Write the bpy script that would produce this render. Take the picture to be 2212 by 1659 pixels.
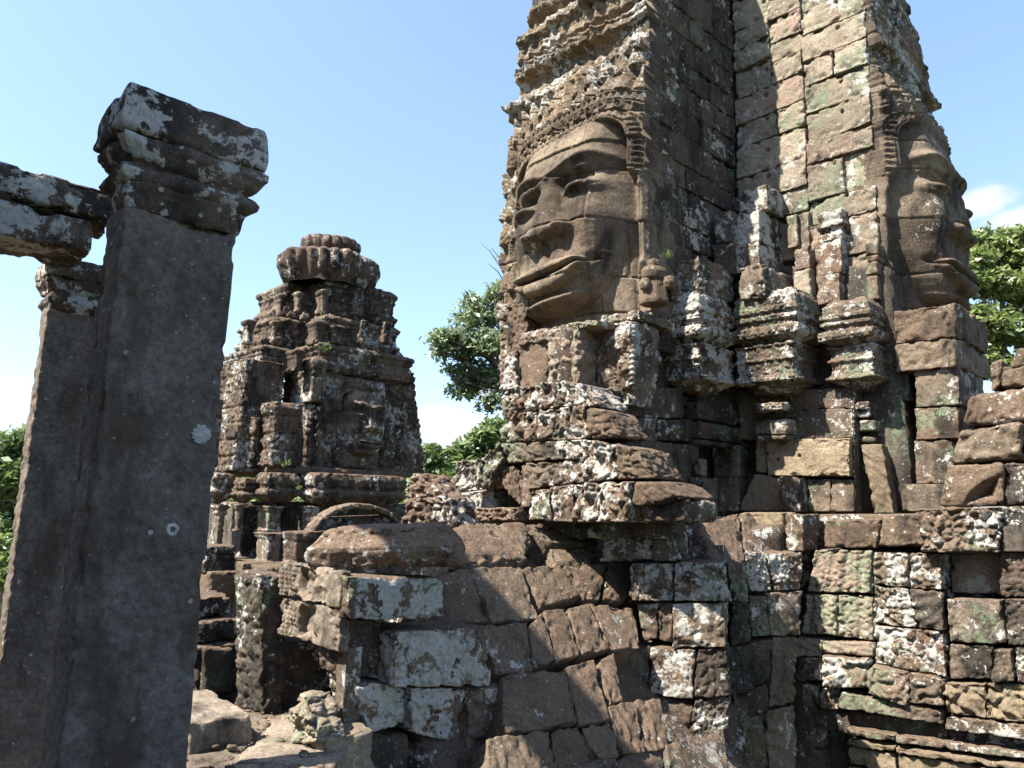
import bpy, math
import numpy as np
from math import sin, cos, tan, radians, pi, sqrt
# ------------------------------------------------------------------ camera, sky, sun
for o in list(bpy.data.objects): bpy.data.objects.remove(o)
SC = bpy.context.scene
COL = SC.collection
FPX = 1536.0                       # focal length in units of the 2212 px wide view
PITCH, ROLL, EYE = radians(9.3), radians(1.5), 1.6
_R0 = np.array([1., 0, 0]); _U0 = np.array([0, -sin(PITCH), cos(PITCH)]); _F = np.array([0, cos(PITCH), sin(PITCH)])
_R = _R0*cos(ROLL) + _U0*sin(ROLL); _U = -_R0*sin(ROLL) + _U0*cos(ROLL)
CAM = np.array([0, 0, EYE])
cd = bpy.data.cameras.new('camera'); cam = bpy.data.objects.new('camera', cd); COL.objects.link(cam)
cd.sensor_width = 36; cd.lens = 36*FPX/2212; cd.clip_start = .05; cd.clip_end = 6000
import mathutils
cam.matrix_world = mathutils.Matrix(((_R[0], _U[0], -_F[0], 0), (_R[1], _U[1], -_F[1], 0), (_R[2], _U[2], -_F[2], EYE), (0, 0, 0, 1)))
SC.camera = cam
SUN_EL = radians(52); SH = np.array([-.915, -.40]); SH /= np.linalg.norm(SH)
SUN = np.array([SH[0]*cos(SUN_EL), SH[1]*cos(SUN_EL), sin(SUN_EL)])
sl = bpy.data.lights.new('sun', 'SUN'); sl.energy = 5.0; sl.angle = radians(.5); sl.color = (1, .94, .84)
so = bpy.data.objects.new('sun', sl); COL.objects.link(so)
so.rotation_euler = mathutils.Vector(SUN).to_track_quat('Z', 'Y').to_euler(); so.location = (-30, -20, 60)
SC.view_settings.view_transform = 'Standard'; SC.view_settings.look = 'None'
SC.view_settings.exposure = 1.84; SC.view_settings.gamma = 1; SC.view_settings.use_curve_mapping = False
W = bpy.data.worlds.new('World'); SC.world = W; W.use_nodes = True
SC.cycles.max_bounces = 5; SC.cycles.diffuse_bounces = 3; SC.cycles.transparent_max_bounces = 8
SC.cycles.use_adaptive_sampling = True

def ray(x, y):
    d = _R*((x-1106)/FPX) + _U*((829.5-y)/FPX) + _F
    return d
def P(x, y, Y):
    d = ray(x, y); return CAM + d*(Y/d[1])
def proj(p):
    q = np.asarray(p)-CAM; c = q@_F
    return 1106+FPX*(q@_R)/c, 829.5-FPX*(q@_U)/c
def hit(x, y, pt, n):
    d = ray(x, y); return CAM + d*(((pt-CAM)@n)/(d@n))

def build_world():
    nt = W.node_tree; N = nt.nodes; L = nt.links; N.clear()
    out = N.new('ShaderNodeOutputWorld'); bg = N.new('ShaderNodeBackground'); bg.inputs['Strength'].default_value = 1
    sky = N.new('ShaderNodeTexSky'); sky.sky_type = 'NISHITA'; sky.sun_disc = False
    sky.sun_elevation = SUN_EL; sky.sun_rotation = math.atan2(SUN[0], SUN[1])
    sky.altitude = 0; sky.air_density = 1.0; sky.dust_density = 1.2; sky.ozone_density = 1.0
    tc = N.new('ShaderNodeTexCoord')
    mp = N.new('ShaderNodeMapping'); mp.inputs['Scale'].default_value = (1, 1, 1.9)
    L.new(tc.outputs['Generated'], mp.inputs['Vector'])
    n = N.new('ShaderNodeTexNoise'); n.inputs['Scale'].default_value = 6.5; n.inputs['Detail'].default_value = 9; n.inputs['Roughness'].default_value = .58
    L.new(mp.outputs[0], n.inputs['Vector'])
    acc = None
    # cumulus heaps: direction, angular size, strength
    for (x, y, w, s) in CLOUDS:
        d = ray(x, y); d = d/np.linalg.norm(d)
        sub = N.new('ShaderNodeVectorMath'); sub.operation = 'SUBTRACT'; sub.inputs[1].default_value = d
        L.new(tc.outputs['Generated'], sub.inputs[0])
        sc = N.new('ShaderNodeVectorMath'); sc.operation = 'MULTIPLY'; sc.inputs[1].default_value = (1/w, 1/w, 1.9/w)
        L.new(sub.outputs[0], sc.inputs[0])
        ln = N.new('ShaderNodeVectorMath'); ln.operation = 'LENGTH'; L.new(sc.outputs[0], ln.inputs[0])
        mr = N.new('ShaderNodeMapRange'); mr.interpolation_type = 'SMOOTHSTEP'
        mr.inputs['From Min'].default_value = 0; mr.inputs['From Max'].default_value = 1.3
        mr.inputs['To Min'].default_value = s; mr.inputs['To Max'].default_value = 0
        L.new(ln.outputs['Value'], mr.inputs['Value'])
        if acc is None: acc = mr.outputs[0]
        else:
            m = N.new('ShaderNodeMath'); m.operation = 'MAXIMUM'; L.new(acc, m.inputs[0]); L.new(mr.outputs[0], m.inputs[1]); acc = m.outputs[0]
    ad = N.new('ShaderNodeMath'); ad.operation = 'ADD'; L.new(n.outputs[0], ad.inputs[0]); L.new(acc, ad.inputs[1])
    mr = N.new('ShaderNodeMapRange'); mr.inputs['From Min'].default_value = .74; mr.inputs['From Max'].default_value = .98
    mr.inputs['To Max'].default_value = .93; mr.interpolation_type = 'SMOOTHSTEP'
    L.new(ad.outputs[0], mr.inputs['Value'])
    sc = N.new('ShaderNodeVectorMath'); sc.operation = 'SCALE'; sc.inputs['Scale'].default_value = SKY_STR
    L.new(sky.outputs[0], sc.inputs[0])
    gm = N.new('ShaderNodeGamma'); gm.inputs['Gamma'].default_value = .72; L.new(sc.outputs[0], gm.inputs['Color'])
    s2 = N.new('ShaderNodeVectorMath'); s2.operation = 'MULTIPLY'; s2.inputs[1].default_value = (.445, .512, .60); L.new(gm.outputs[0], s2.inputs[0]); sc = s2
    mx = N.new('ShaderNodeMix'); mx.data_type = 'RGBA'; mx.inputs['B'].default_value = (.31, .315, .325, 1)
    L.new(mr.outputs[0], mx.inputs['Factor']); L.new(sc.outputs[0], mx.inputs['A'])
    L.new(mx.outputs['Result'], bg.inputs['Color']); L.new(bg.outputs[0], out.inputs[0])
SKY_STR = .14
CLOUDS = [(945, 900, .085, .5), (1010, 935, .10, .5), (1065, 850, .07, .45), (2112, 440, .055, .5), (2200, 480, .06, .42), (2150, 480, .06, .28), (5, 835, .06, .5), (5, 740, .03, .25), (905, 540, .05, .12)]
build_world()

# ------------------------------------------------------------------ noise (numpy)
_rng = np.random.RandomState(7)
_PERM = _rng.permutation(256).astype(np.int32); _PERM = np.concatenate([_PERM, _PERM, _PERM])
_G3 = _rng.normal(size=(256, 3)); _G3 /= np.linalg.norm(_G3, axis=1)[:, None]; _G3 = _G3.astype(np.float32)
def perlin(p):
    p = np.asarray(p, np.float32); i = np.floor(p).astype(np.int32); f = p-i; i &= 255
    u = f*f*f*(f*(f*6-15)+10); r = 0
    for dx in (0, 1):
        for dy in (0, 1):
            for dz in (0, 1):
                h = _PERM[_PERM[_PERM[(i[:, 0]+dx) & 255]+((i[:, 1]+dy) & 255)]+((i[:, 2]+dz) & 255)]
                g = _G3[h]
                d = g[:, 0]*(f[:, 0]-dx)+g[:, 1]*(f[:, 1]-dy)+g[:, 2]*(f[:, 2]-dz)
                w = (u[:, 0] if dx else 1-u[:, 0])*(u[:, 1] if dy else 1-u[:, 1])*(u[:, 2] if dz else 1-u[:, 2])
                r = r + w*d
    return r*1.5
def fbm(p, oct=3, gain=.5):
    r = 0; a = 1.; f = 1.
    for k in range(oct): r = r + a*perlin(p*f+k*17.3); a *= gain; f *= 2.03
    return r
def hash2(ix, iy, k):
    h = (ix.astype(np.int64)*374761393+iy.astype(np.int64)*668265263+k*974634777) & 0x7fffffff
    h = ((h ^ (h >> 13))*1274126177) & 0x7fffffff
    return ((h ^ (h >> 16)) & 0xffff)/65535.
def worley(x, y, seed=0):
    ix = np.floor(x); iy = np.floor(y); f1 = np.full(x.shape, 9.); f2 = f1.copy(); cid = np.zeros(x.shape)
    for dx in (-1, 0, 1):
        for dy in (-1, 0, 1):
            cx = ix+dx; cy = iy+dy
            d = np.hypot(cx+hash2(cx, cy, seed)-x, cy+hash2(cx, cy, seed+1)-y)
            c = hash2(cx, cy, seed+2)
            n = d < f1
            f2 = np.where(n, f1, np.minimum(f2, d)); cid = np.where(n, c, cid); f1 = np.where(n, d, f1)
    return f1, f2, cid
def sst(a, b, x):
    t = np.clip((x-a)/(b-a), 0, 1); return t*t*(3-2*t)
def gau(x, s): return np.exp(-(x/s)**2)

# ------------------------------------------------------------------ mesh accumulation
class MB:
    def __init__(s): s.v = []; s.f = []; s.n = 0
    def add(s, v, f):
        s.v.append(np.asarray(v, np.float32)); s.f.append(np.asarray(f, np.int32)+s.n); s.n += len(v); return s
    def build(s, name, mat, parent=None, smooth=True):
        v = np.concatenate(s.v); f = np.concatenate(s.f); k = f.shape[1]
        me = bpy.data.meshes.new(name); me.vertices.add(len(v)); me.loops.add(f.size); me.polygons.add(len(f))
        me.vertices.foreach_set('co', v.ravel()); me.loops.foreach_set('vertex_index', f.ravel())
        me.polygons.foreach_set('loop_start', np.arange(0, f.size, k, dtype=np.int32))
        me.polygons.foreach_set('use_smooth', np.full(len(f), smooth))
        me.update(calc_edges=True)
        me.materials.append(mat)
        o = bpy.data.objects.new(name, me); COL.objects.link(o)
        if parent is not None: o.parent = parent
        return o
def tag(o, label=None, cat=None, group=None, kind=None):
    if label: o['label'] = label
    if cat: o['category'] = cat
    if group: o['group'] = group
    if kind: o['kind'] = kind
    return o
def thing(name, label, cat, group=None, loc=None):
    o = bpy.data.objects.new(name, None); COL.objects.link(o); o.empty_display_size = .2
    return tag(o, label, cat, group)

_lat = {}
def lattice(nu, nd, nh):
    key = (nu, nd, nh)
    if key in _lat: return _lat[key]
    pts = {}; quads = []
    def vid(i, j, k):
        t = (i, j, k)
        if t not in pts: pts[t] = len(pts)
        return pts[t]
    for j, fl in ((0, 0), (nd, 1)):
        for i in range(nu):
            for k in range(nh):
                q = [vid(i, j, k), vid(i+1, j, k), vid(i+1, j, k+1), vid(i, j, k+1)]; quads.append(q[::-1] if fl else q)
    for i, fl in ((0, 1), (nu, 0)):
        for j in range(nd):
            for k in range(nh):
                q = [vid(i, j, k), vid(i, j+1, k), vid(i, j+1, k+1), vid(i, j, k+1)]; quads.append(q[::-1] if fl else q)
    for k, fl in ((0, 1), (nh, 0)):
        for i in range(nu):
            for j in range(nd):
                q = [vid(i, j, k), vid(i+1, j, k), vid(i+1, j+1, k), vid(i, j+1, k)]; quads.append(q[::-1] if fl else q)
    a = np.array(list(pts.keys()), np.float32)/np.array([nu, nd, nh], np.float32)
    _lat[key] = (a, np.array(quads, np.int32))
    if len(_lat) > 60: _lat.pop(next(iter(_lat)))
    return _lat[key]

BUMP_SEED = [0]
def hexa(mb, c, cell=.02, r=.03, rough=.012, chip=.03, carve=None, profile=None, big=.0, dcell=None, freq=1.0):
    """rounded, eroded stone. c[2,2,2,3]: u right along the front, d from the front to the back, h up.
    carve(u, h, face) -> outward relief in metres, u and h in metres on that face."""
    c = np.asarray(c, float).reshape(2, 2, 2, 3); rough *= .36; chip *= .75; r *= .5; big *= .6
    lu = np.linalg.norm(c[1]-c[0], axis=-1).mean(); ld = np.linalg.norm(c[:, 1]-c[:, 0], axis=-1).mean(); lh = np.linalg.norm(c[:, :, 1]-c[:, :, 0], axis=-1).mean()
    dc = dcell or cell*2
    nu = int(np.clip(round(lu/cell), 2, 260)); nd = int(np.clip(round(ld/dc), 2, 120)); nh = int(np.clip(round(lh/cell), 2, 330))
    t, q = lattice(nu, nd, nh)
    ln = np.array([lu, ld, lh]); half = ln/2
    p = (t-.5)*ln
    r = min(r, .45*ln.min())
    qc = np.clip(p, -(half-r), half-r); dv = p-qc
    l = np.linalg.norm(dv, axis=1, keepdims=True); nrm = np.where(l > 1e-9, dv/np.maximum(l, 1e-9), 0)
    p2 = qc + nrm*r
    eu = (c[1]-c[0]).reshape(-1, 3).mean(0); ed = (c[:, 1]-c[:, 0]).reshape(-1, 3).mean(0); eh = (c[:, :, 1]-c[:, :, 0]).reshape(-1, 3).mean(0)
    eu /= np.linalg.norm(eu); ed /= np.linalg.norm(ed); eh /= np.linalg.norm(eh)
    if profile is not None:
        pr = np.asarray(profile, float); out = np.interp(t[:, 2], pr[:, 0], pr[:, 1])
        p2[:, 0] *= (half[0]+out)/half[0]; p2[:, 1] *= (half[1]+out)/half[1]
    tt = p2/ln+.5
    u = tt[:, 0:1]; d = tt[:, 1:2]; h = tt[:, 2:3]
    w = ((1-u)*(1-d)*(1-h)*c[0, 0, 0]+(1-u)*(1-d)*h*c[0, 0, 1]+(1-u)*d*(1-h)*c[0, 1, 0]+(1-u)*d*h*c[0, 1, 1]
         + u*(1-d)*(1-h)*c[1, 0, 0]+u*(1-d)*h*c[1, 0, 1]+u*d*(1-h)*c[1, 1, 0]+u*d*h*c[1, 1, 1])
    nw = nrm[:, 0:1]*eu+nrm[:, 1:2]*ed+nrm[:, 2:3]*eh
    BUMP_SEED[0] += 1; so = BUMP_SEED[0]*3.71
    edge = ((half-np.abs(p)) < r*1.8).sum(1) >= 2
    dist = np.sort(half-np.abs(p), axis=1)[:, 1]
    ew = np.clip(1-dist/max(.14, r*2.2), 0, 1)
    disp = rough*fbm(w*4.5*freq+so, 3) + rough*.35*perlin(w*19*freq) + rough*.2*perlin(w*47*freq)
    if big: disp = disp + big*perlin(w*1.7*freq+so)
    if chip: disp = disp - chip*ew*np.clip(fbm(w*7*freq+so*1.3, 3)+.08, 0, 1)*1.7
    if carve is not None:
        side = np.abs(nrm)
        fr = np.clip((-nrm[:, 1]-.55)/.3, 0, 1); sd = np.clip((side[:, 0]-.55)/.3, 0, 1)
        if fr.max() > 0: disp = disp + fr*carve(p[:, 0]+half[0], p[:, 2]+half[2], 0)
        if sd.max() > 0: disp = disp + sd*carve(p[:, 1]+half[1]+11.3, p[:, 2]+half[2], 1)
    w = w+nw*disp[:, None]
    mb.add(w, q); return mb

# ------------------------------------------------------------------ temple axes and placing
BL, BR = radians(45), radians(48)
TL = np.array([cos(BL), -sin(BL), 0]); TR = np.array([sin(BR), cos(BR), 0])   # along left-front faces (right and nearer), along right-front faces (right and away)
NL = np.array([-sin(BL), -cos(BL), 0]); NR = np.array([cos(BR), -sin(BR), 0]); ZZ = np.array([0, 0, 1.])
def reach(p, d, x):
    """how far along d from p until the column x of the view is met"""
    y = proj(p)[1]; n = np.cross(ray(x, y-150), ray(x, y+150))
    return -((p-CAM)@n)/(d@n)
def corner(xl, xc, xr, yt, yb, Y, tl=TL, tr=TR):
    """box whose near vertical edge stands at column xc, depth Y; returns 8 corners with u along the left-front face"""
    zb = P(xc, yb, Y)[2]; zt = P(xc, yt, Y)[2]
    b = P(xc, (yt+yb)/2, Y)
    m = reach(b, -tl, xl); k = reach(b, tr, xr)
    b0 = np.array([b[0], b[1], zb]); hz = np.array([0, 0, zt-zb])
    c = np.zeros((2, 2, 2, 3))
    for i in (0, 1):
        for j in (0, 1):
            for h in (0, 1): c[i, j, h] = b0 - tl*m*(1-i) + tr*k*j + hz*h
    return c
def cb(mb, xl, xc, xr, yt, yb, Y, **kw): return hexa(mb, corner(xl, xc, xr, yt, yb, Y), **kw)
def quad(px, pt, n, thick, push=0.):
    """stone whose face fills four view points (tl, tr, br, bl) on a plane, running thick metres into the wall"""
    tl, tr, br, bl = [hit(x, y, pt, n)+n*push for x, y in px]
    c = np.zeros((2, 2, 2, 3)); b = -n*thick
    c[0, 0, 0] = bl; c[0, 0, 1] = tl; c[1, 0, 0] = br; c[1, 0, 1] = tr
    c[:, 1] = c[:, 0]+b
    return c
def qb(mb, px, pt, n, thick=.4, push=0., **kw): return hexa(mb, quad(px, pt, n, thick, push), **kw)
def zoom(x0, y0, s): return lambda pts: [(x0+s*x, y0+s*y) for x, y in pts]
# ------------------------------------------------------------------ carving reliefs
def c_floral(amp=.03, sc=.11, seed=0, zs=1.0):
    def f(u, h, face):
        wu = u/sc; wh = h/sc*zs
        pp = np.stack([wu*.7, wh*.7, np.full(u.shape, seed*3.1)], 1); a = perlin(pp)*.55; b = perlin(pp+31.7)*.55
        f1, f2, cid = worley(wu+a, wh+b, seed)
        g1, g2, _ = worley((wu+a)*2.3, (wh+b)*2.3, seed+5)
        return amp*(np.clip((f2-f1)*2.2, 0, 1)*(.5+.8*cid)+.35*np.clip((g2-g1)*2, 0, 1)-.75)
    return f
def c_chisel(amp=.008, ang=.6, sc=.05):
    def f(u, h, face):
        q = (u*cos(ang)+h*sin(ang))/sc
        pp = np.stack([q, (h*cos(ang)-u*sin(ang))/sc*.3, u*0+face], 1)
        return amp*perlin(pp*1.2)
    return f
def c_pit(amp=.01, sc=.06):
    def f(u, h, face):
        f1, f2, c = worley(u/sc, h/sc, 3); return -amp*np.clip(1-f1*2.2, 0, 1)*(c > .4)
    return f
def c_hole(dep=.06, sc=.4, rad=.028):
    def f(u, h, face):
        f1, f2, c = worley(u/sc, h/sc, 13); return -dep*(f1*sc < rad)*(c > .90)
    return f
def c_blocks(ch=.42, w=.75, dep=.05, gw=.016, step=.02):
    def f(u, h, face):
        wob = .04*perlin(np.stack([u*1.3, h*1.3, u*0+face], 1)); r = np.floor((h+wob)/ch); fh = ((h+wob)/ch) % 1
        x = u/w+hash2(r, r*0, 5)+wob; c = np.floor(x); fx = x % 1
        d = np.maximum(gau(np.minimum(fh, 1-fh)*ch, gw), gau(np.minimum(fx, 1-fx)*w, gw))
        return -dep*d+step*(hash2(r, c, 8)-.5)*2
    return f
def c_sum(*fs): return lambda u, h, face: sum(f(u, h, face) for f in fs)
# ------------------------------------------------------------------ materials
ALB = .66
def stone(name, c1, c2, c3, white=.3, black=.4, green=.1, top=.6, var=.25, wscale=3.2, red=.0, bump=.75, wcol=(.56, .54, .49), dark=(.019, .0175, .015), bs=1.0, tone=0):
    c1, c2, c3, wcol = [tuple(ALB*x for x in c) for c in (c1, c2, c3, wcol)]
    m = bpy.data.materials.new(name); m.use_nodes = True; nt = m.node_tree; N = nt.nodes; L = nt.links; N.clear()
    out = N.new('ShaderNodeOutputMaterial'); bs_ = N.new('ShaderNodeBsdfPrincipled'); L.new(bs_.outputs[0], out.inputs[0])
    bs_.inputs['Roughness'].default_value = .92; bs_.inputs['Specular IOR Level'].default_value = .15
    geo = N.new('ShaderNodeNewGeometry')
    def noise(scale, det=6, rough=.6, vec=None, off=0, zs=1.):
        n = N.new('ShaderNodeTexNoise'); n.inputs['Scale'].default_value = scale; n.inputs['Detail'].default_value = det; n.inputs['Roughness'].default_value = rough
        mp = N.new('ShaderNodeMapping'); mp.inputs['Location'].default_value = (off, off*1.3, off*.7); mp.inputs['Scale'].default_value = (1, 1, zs)
        L.new(geo.outputs['Position'], mp.inputs[0]); L.new(mp.outputs[0], n.inputs['Vector']); return n.outputs[0]
    def ramp(v, a, b, inv=False):
        r = N.new('ShaderNodeMapRange'); r.interpolation_type = 'SMOOTHSTEP'; r.inputs['From Min'].default_value = a; r.inputs['From Max'].default_value = b
        if inv: r.inputs['To Min'].default_value = 1; r.inputs['To Max'].default_value = 0
        L.new(v, r.inputs['Value']); return r.outputs[0]
    def math_(op, a, b):
        n = N.new('ShaderNodeMath'); n.operation = op
        for k, v in ((0, a), (1, b)):
            if isinstance(v, (int, float)): n.inputs[k].default_value = v
            else: L.new(v, n.inputs[k])
        return n.outputs[0]
    def mix(f, a, b):
        n = N.new('ShaderNodeMix'); n.data_type = 'RGBA'
        for k, v in (('Factor', f), ('A', a), ('B', b)):
            if isinstance(v, tuple): n.inputs[k].default_value = v+(1,)
            elif isinstance(v, (int, float)): n.inputs[k].default_value = v
            else: L.new(v, n.inputs[k])
        return n.outputs['Result']
    nA = noise(1.3, 5, .6, off=1.1); nB = noise(5.5, 7, .68, off=9.3)
    fine = noise(38, 4, .7, off=3.3)
    col = mix(ramp(nA, .36, .64), c1, c2)
    rnd = geo.outputs['Random Per Island']
    rm = N.new('ShaderNodeMapRange'); rm.inputs['From Min'].default_value = .0; rm.inputs['From Max'].default_value = 1.; L.new(rnd, rm.inputs['Value'])
    # island tint: some stones go to the third tone
    r2 = N.new('ShaderNodeMath'); r2.operation = 'FRACT'; L.new(math_('MULTIPLY', rnd, 7.31), r2.inputs[0])
    col = mix(math_('MULTIPLY', ramp(r2.outputs[0], .45, .95), ramp(nB, .3, .6)), col, c3)
    rm.inputs['To Min'].default_value = 1-var; rm.inputs['To Max'].default_value = 1+var
    sc = N.new('ShaderNodeVectorMath'); sc.operation = 'SCALE'; L.new(col, sc.inputs[0])
    L.new(math_('MULTIPLY', rm.outputs[0], math_('MULTIPLY', ramp2(N, L, fine, .3, .7, .62, 1.36), ramp2(N, L, nB, .3, .7, .74, 1.28))), sc.inputs['Scale']); col = sc.outputs[0]
    if tone:
        at = N.new('ShaderNodeAttribute'); at.attribute_name = 'tone'
        s3 = N.new('ShaderNodeVectorMath'); s3.operation = 'SCALE'; L.new(col, s3.inputs[0]); L.new(math_('ADD', 1.0, math_('MULTIPLY', at.outputs['Fac'], tone)), s3.inputs['Scale']); col = s3.outputs[0]
    # black algae, running down in streaks
    if black > 0:
        st = noise(2.4*bs, 6, .68, off=5.7, zs=.38)
        col = mix(math_('MULTIPLY', ramp(st, .62-.36*black, .80-.36*black), .88), col, dark)
    # grey-green lichen
    if green > 0:
        g = noise(1.6, 7, .72, off=14.2); sp = noise(26, 3, .7, off=2.2)
        f = math_('MULTIPLY', ramp(g, .66-.28*green, .76-.28*green), ramp(sp, .40, .58))
        col = mix(math_('MULTIPLY', f, .8), col, (.135, .18, .115))
    # reddish brown crust on the upper sides
    if top > 0:
        sx = N.new('ShaderNodeSeparateXYZ'); L.new(geo.outputs['Normal'], sx.inputs[0])
        f = math_('MULTIPLY', ramp(math_('ADD', sx.outputs['Z'], math_('MULTIPLY', math_('SUBTRACT', nB, .5), .9)), .42, .82), top)
        col = mix(f, col, mix(ramp(fine, .4, .6), (.075, .05, .034), (.125, .088, .062)))
    # white lichen in crisp lobed patches, thinning into dots
    if white > 0:
        wn = noise(wscale*2.2, 8, .70, off=21.7); wm = noise(wscale*.42, 3, .55, off=4.4, zs=.8)
        s = math_('ADD', math_('ADD', math_('MULTIPLY', wn, .66), math_('MULTIPLY', wm, .42)), math_('MULTIPLY', fine, .13))
        t = .755-.25*white
        f = ramp(s, t, t+.022)
        if top > 0:
            f = math_('MULTIPLY', f, ramp(sx.outputs['Z'], .55, .8, True))
        wc = mix(ramp(fine, .35, .65), tuple(.72*x for x in wcol), wcol)
        col = mix(math_('MULTIPLY', f, .93), col, wc)
        vo = N.new('ShaderNodeTexVoronoi'); vo.inputs['Scale'].default_value = 17; L.new(geo.outputs['Position'], vo.inputs['Vector'])
        sr = N.new('ShaderNodeSeparateColor'); L.new(vo.outputs['Color'], sr.inputs[0])
        dots = math_('MULTIPLY', ramp(vo.outputs['Distance'], .10, .22, True), math_('GREATER_THAN', sr.outputs[0], 1-.42*white-.05))
        col = mix(math_('MULTIPLY', dots, .8), col, wc)
        vp = N.new('ShaderNodeTexVoronoi'); vp.inputs['Scale'].default_value = 46; L.new(geo.outputs['Position'], vp.inputs['Vector'])
        sp_ = N.new('ShaderNodeSeparateColor'); L.new(vp.outputs['Color'], sp_.inputs[0])
        dots = math_('MULTIPLY', math_('MULTIPLY', ramp(vp.outputs['Distance'], .16, .30, True), math_('GREATER_THAN', sp_.outputs[1], 1-.5*white-.08)), ramp(wm, .42, .60))
        col = mix(math_('MULTIPLY', dots, .75), col, wc)
    L.new(col, bs_.inputs['Base Color'])
    bp = N.new('ShaderNodeBump'); bp.inputs['Strength'].default_value = bump; bp.inputs['Distance'].default_value = .035
    L.new(math_('ADD', math_('MULTIPLY', nB, .75), math_('MULTIPLY', fine, .45)), bp.inputs['Height']); L.new(bp.outputs[0], bs_.inputs['Normal'])
    return m
def ramp2(N, L, v, a, b, c, d):
    r = N.new('ShaderNodeMapRange'); r.inputs['From Min'].default_value = a; r.inputs['From Max'].default_value = b; r.inputs['To Min'].default_value = c; r.inputs['To Max'].default_value = d
    L.new(v, r.inputs['Value']); return r.outputs[0]

M = {}
M['brown'] = stone('brown_sandstone', (.135, .094, .066), (.18, .128, .09), (.175, .14, .10), white=0.2, black=0.26, green=.05, top=.5)
M['carved'] = stone('lichened_carved_sandstone', (.17, .12, .085), (.22, .165, .12), (.14, .085, .06), white=0.62, black=0.4, green=0.45, top=.75)
M['mixed'] = stone('weathered_sandstone', (.15, .115, .085), (.20, .155, .115), (.165, .105, .075), white=0.42, black=0.44, green=0.5, top=.8)
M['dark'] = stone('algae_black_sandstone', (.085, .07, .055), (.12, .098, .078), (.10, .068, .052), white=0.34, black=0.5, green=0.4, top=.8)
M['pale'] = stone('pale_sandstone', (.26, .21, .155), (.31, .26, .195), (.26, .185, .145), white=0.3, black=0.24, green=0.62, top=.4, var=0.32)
M['face'] = stone('smooth_brown_sandstone', (.125, .09, .065), (.215, .17, .122), (.135, .088, .064), white=0.07, black=0.38, green=.08, top=.3, var=.08, tone=.42)
M['crown'] = stone('carved_crown_sandstone', (.17, .125, .085), (.23, .175, .12), (.15, .09, .065), white=0.44, black=0.36, green=.12, top=.4, var=.12, wscale=4.5, tone=.3)
M['far'] = stone('far_tower_sandstone', (.14, .10, .075), (.19, .145, .105), (.13, .082, .06), white=0.38, black=0.5, green=.15, top=.75, wscale=2.6, tone=.3)
M['pillar'] = stone('grey_pillar_sandstone', (.15, .125, .105), (.22, .19, .165), (.18, .145, .12), white=0.04, black=0.4, green=.03, top=.3, var=.05, bs=1.9, dark=(.06, .043, .030))
M['capital'] = stone('lichened_capital_sandstone', (.16, .125, .095), (.12, .085, .065), (.19, .15, .12), white=0.54, black=0.5, green=.04, top=.9, wcol=(.56, .54, .50), wscale=4.2)
M['ochre'] = stone('ochre_sandstone', (.245, .192, .125), (.29, .23, .155), (.22, .168, .12), white=.08, black=.15, green=.12, top=.2)
M['floor'] = stone('paving_sandstone', (.24, .195, .15), (.32, .265, .205), (.20, .15, .115), white=.12, black=.42, green=.05, top=.1)
def leafmat(name, a, b, tr=.35):
    m = bpy.data.materials.new(name); m.use_nodes = True; nt = m.node_tree; N = nt.nodes; L = nt.links; N.clear()
    out = N.new('ShaderNodeOutputMaterial'); d = N.new('ShaderNodeBsdfDiffuse'); t = N.new('ShaderNodeBsdfTranslucent'); mx = N.new('ShaderNodeMixShader'); mx.inputs[0].default_value = tr
    g = N.new('ShaderNodeNewGeometry'); c = N.new('ShaderNodeMix'); c.data_type = 'RGBA'; c.inputs['A'].default_value = a+(1,); c.inputs['B'].default_value = b+(1,)
    L.new(g.outputs['Random Per Island'], c.inputs['Factor'])
    L.new(c.outputs['Result'], d.inputs[0]); L.new(c.outputs['Result'], t.inputs[0]); L.new(d.outputs[0], mx.inputs[1]); L.new(t.outputs[0], mx.inputs[2])
    gl = N.new('ShaderNodeBsdfGlossy'); gl.inputs['Roughness'].default_value = .45; m2 = N.new('ShaderNodeMixShader'); m2.inputs[0].default_value = .06
    L.new(mx.outputs[0], m2.inputs[1]); L.new(gl.outputs[0], m2.inputs[2]); L.new(m2.outputs[0], out.inputs[0]); return m
M['leaf_dark'] = leafmat('dark_leaf', (.125, .17, .085), (.235, .295, .155), .5)
M['leaf_mid'] = leafmat('green_leaf', (.085, .13, .04), (.16, .215, .065), .4)
M['leaf_light'] = leafmat('yellow_green_leaf', (.13, .18, .05), (.22, .275, .085), .5)
M['bark'] = stone('bark', (.17, .14, .11), (.24, .20, .16), (.2, .16, .13), white=0, black=.2, green=.0, top=0)
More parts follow.
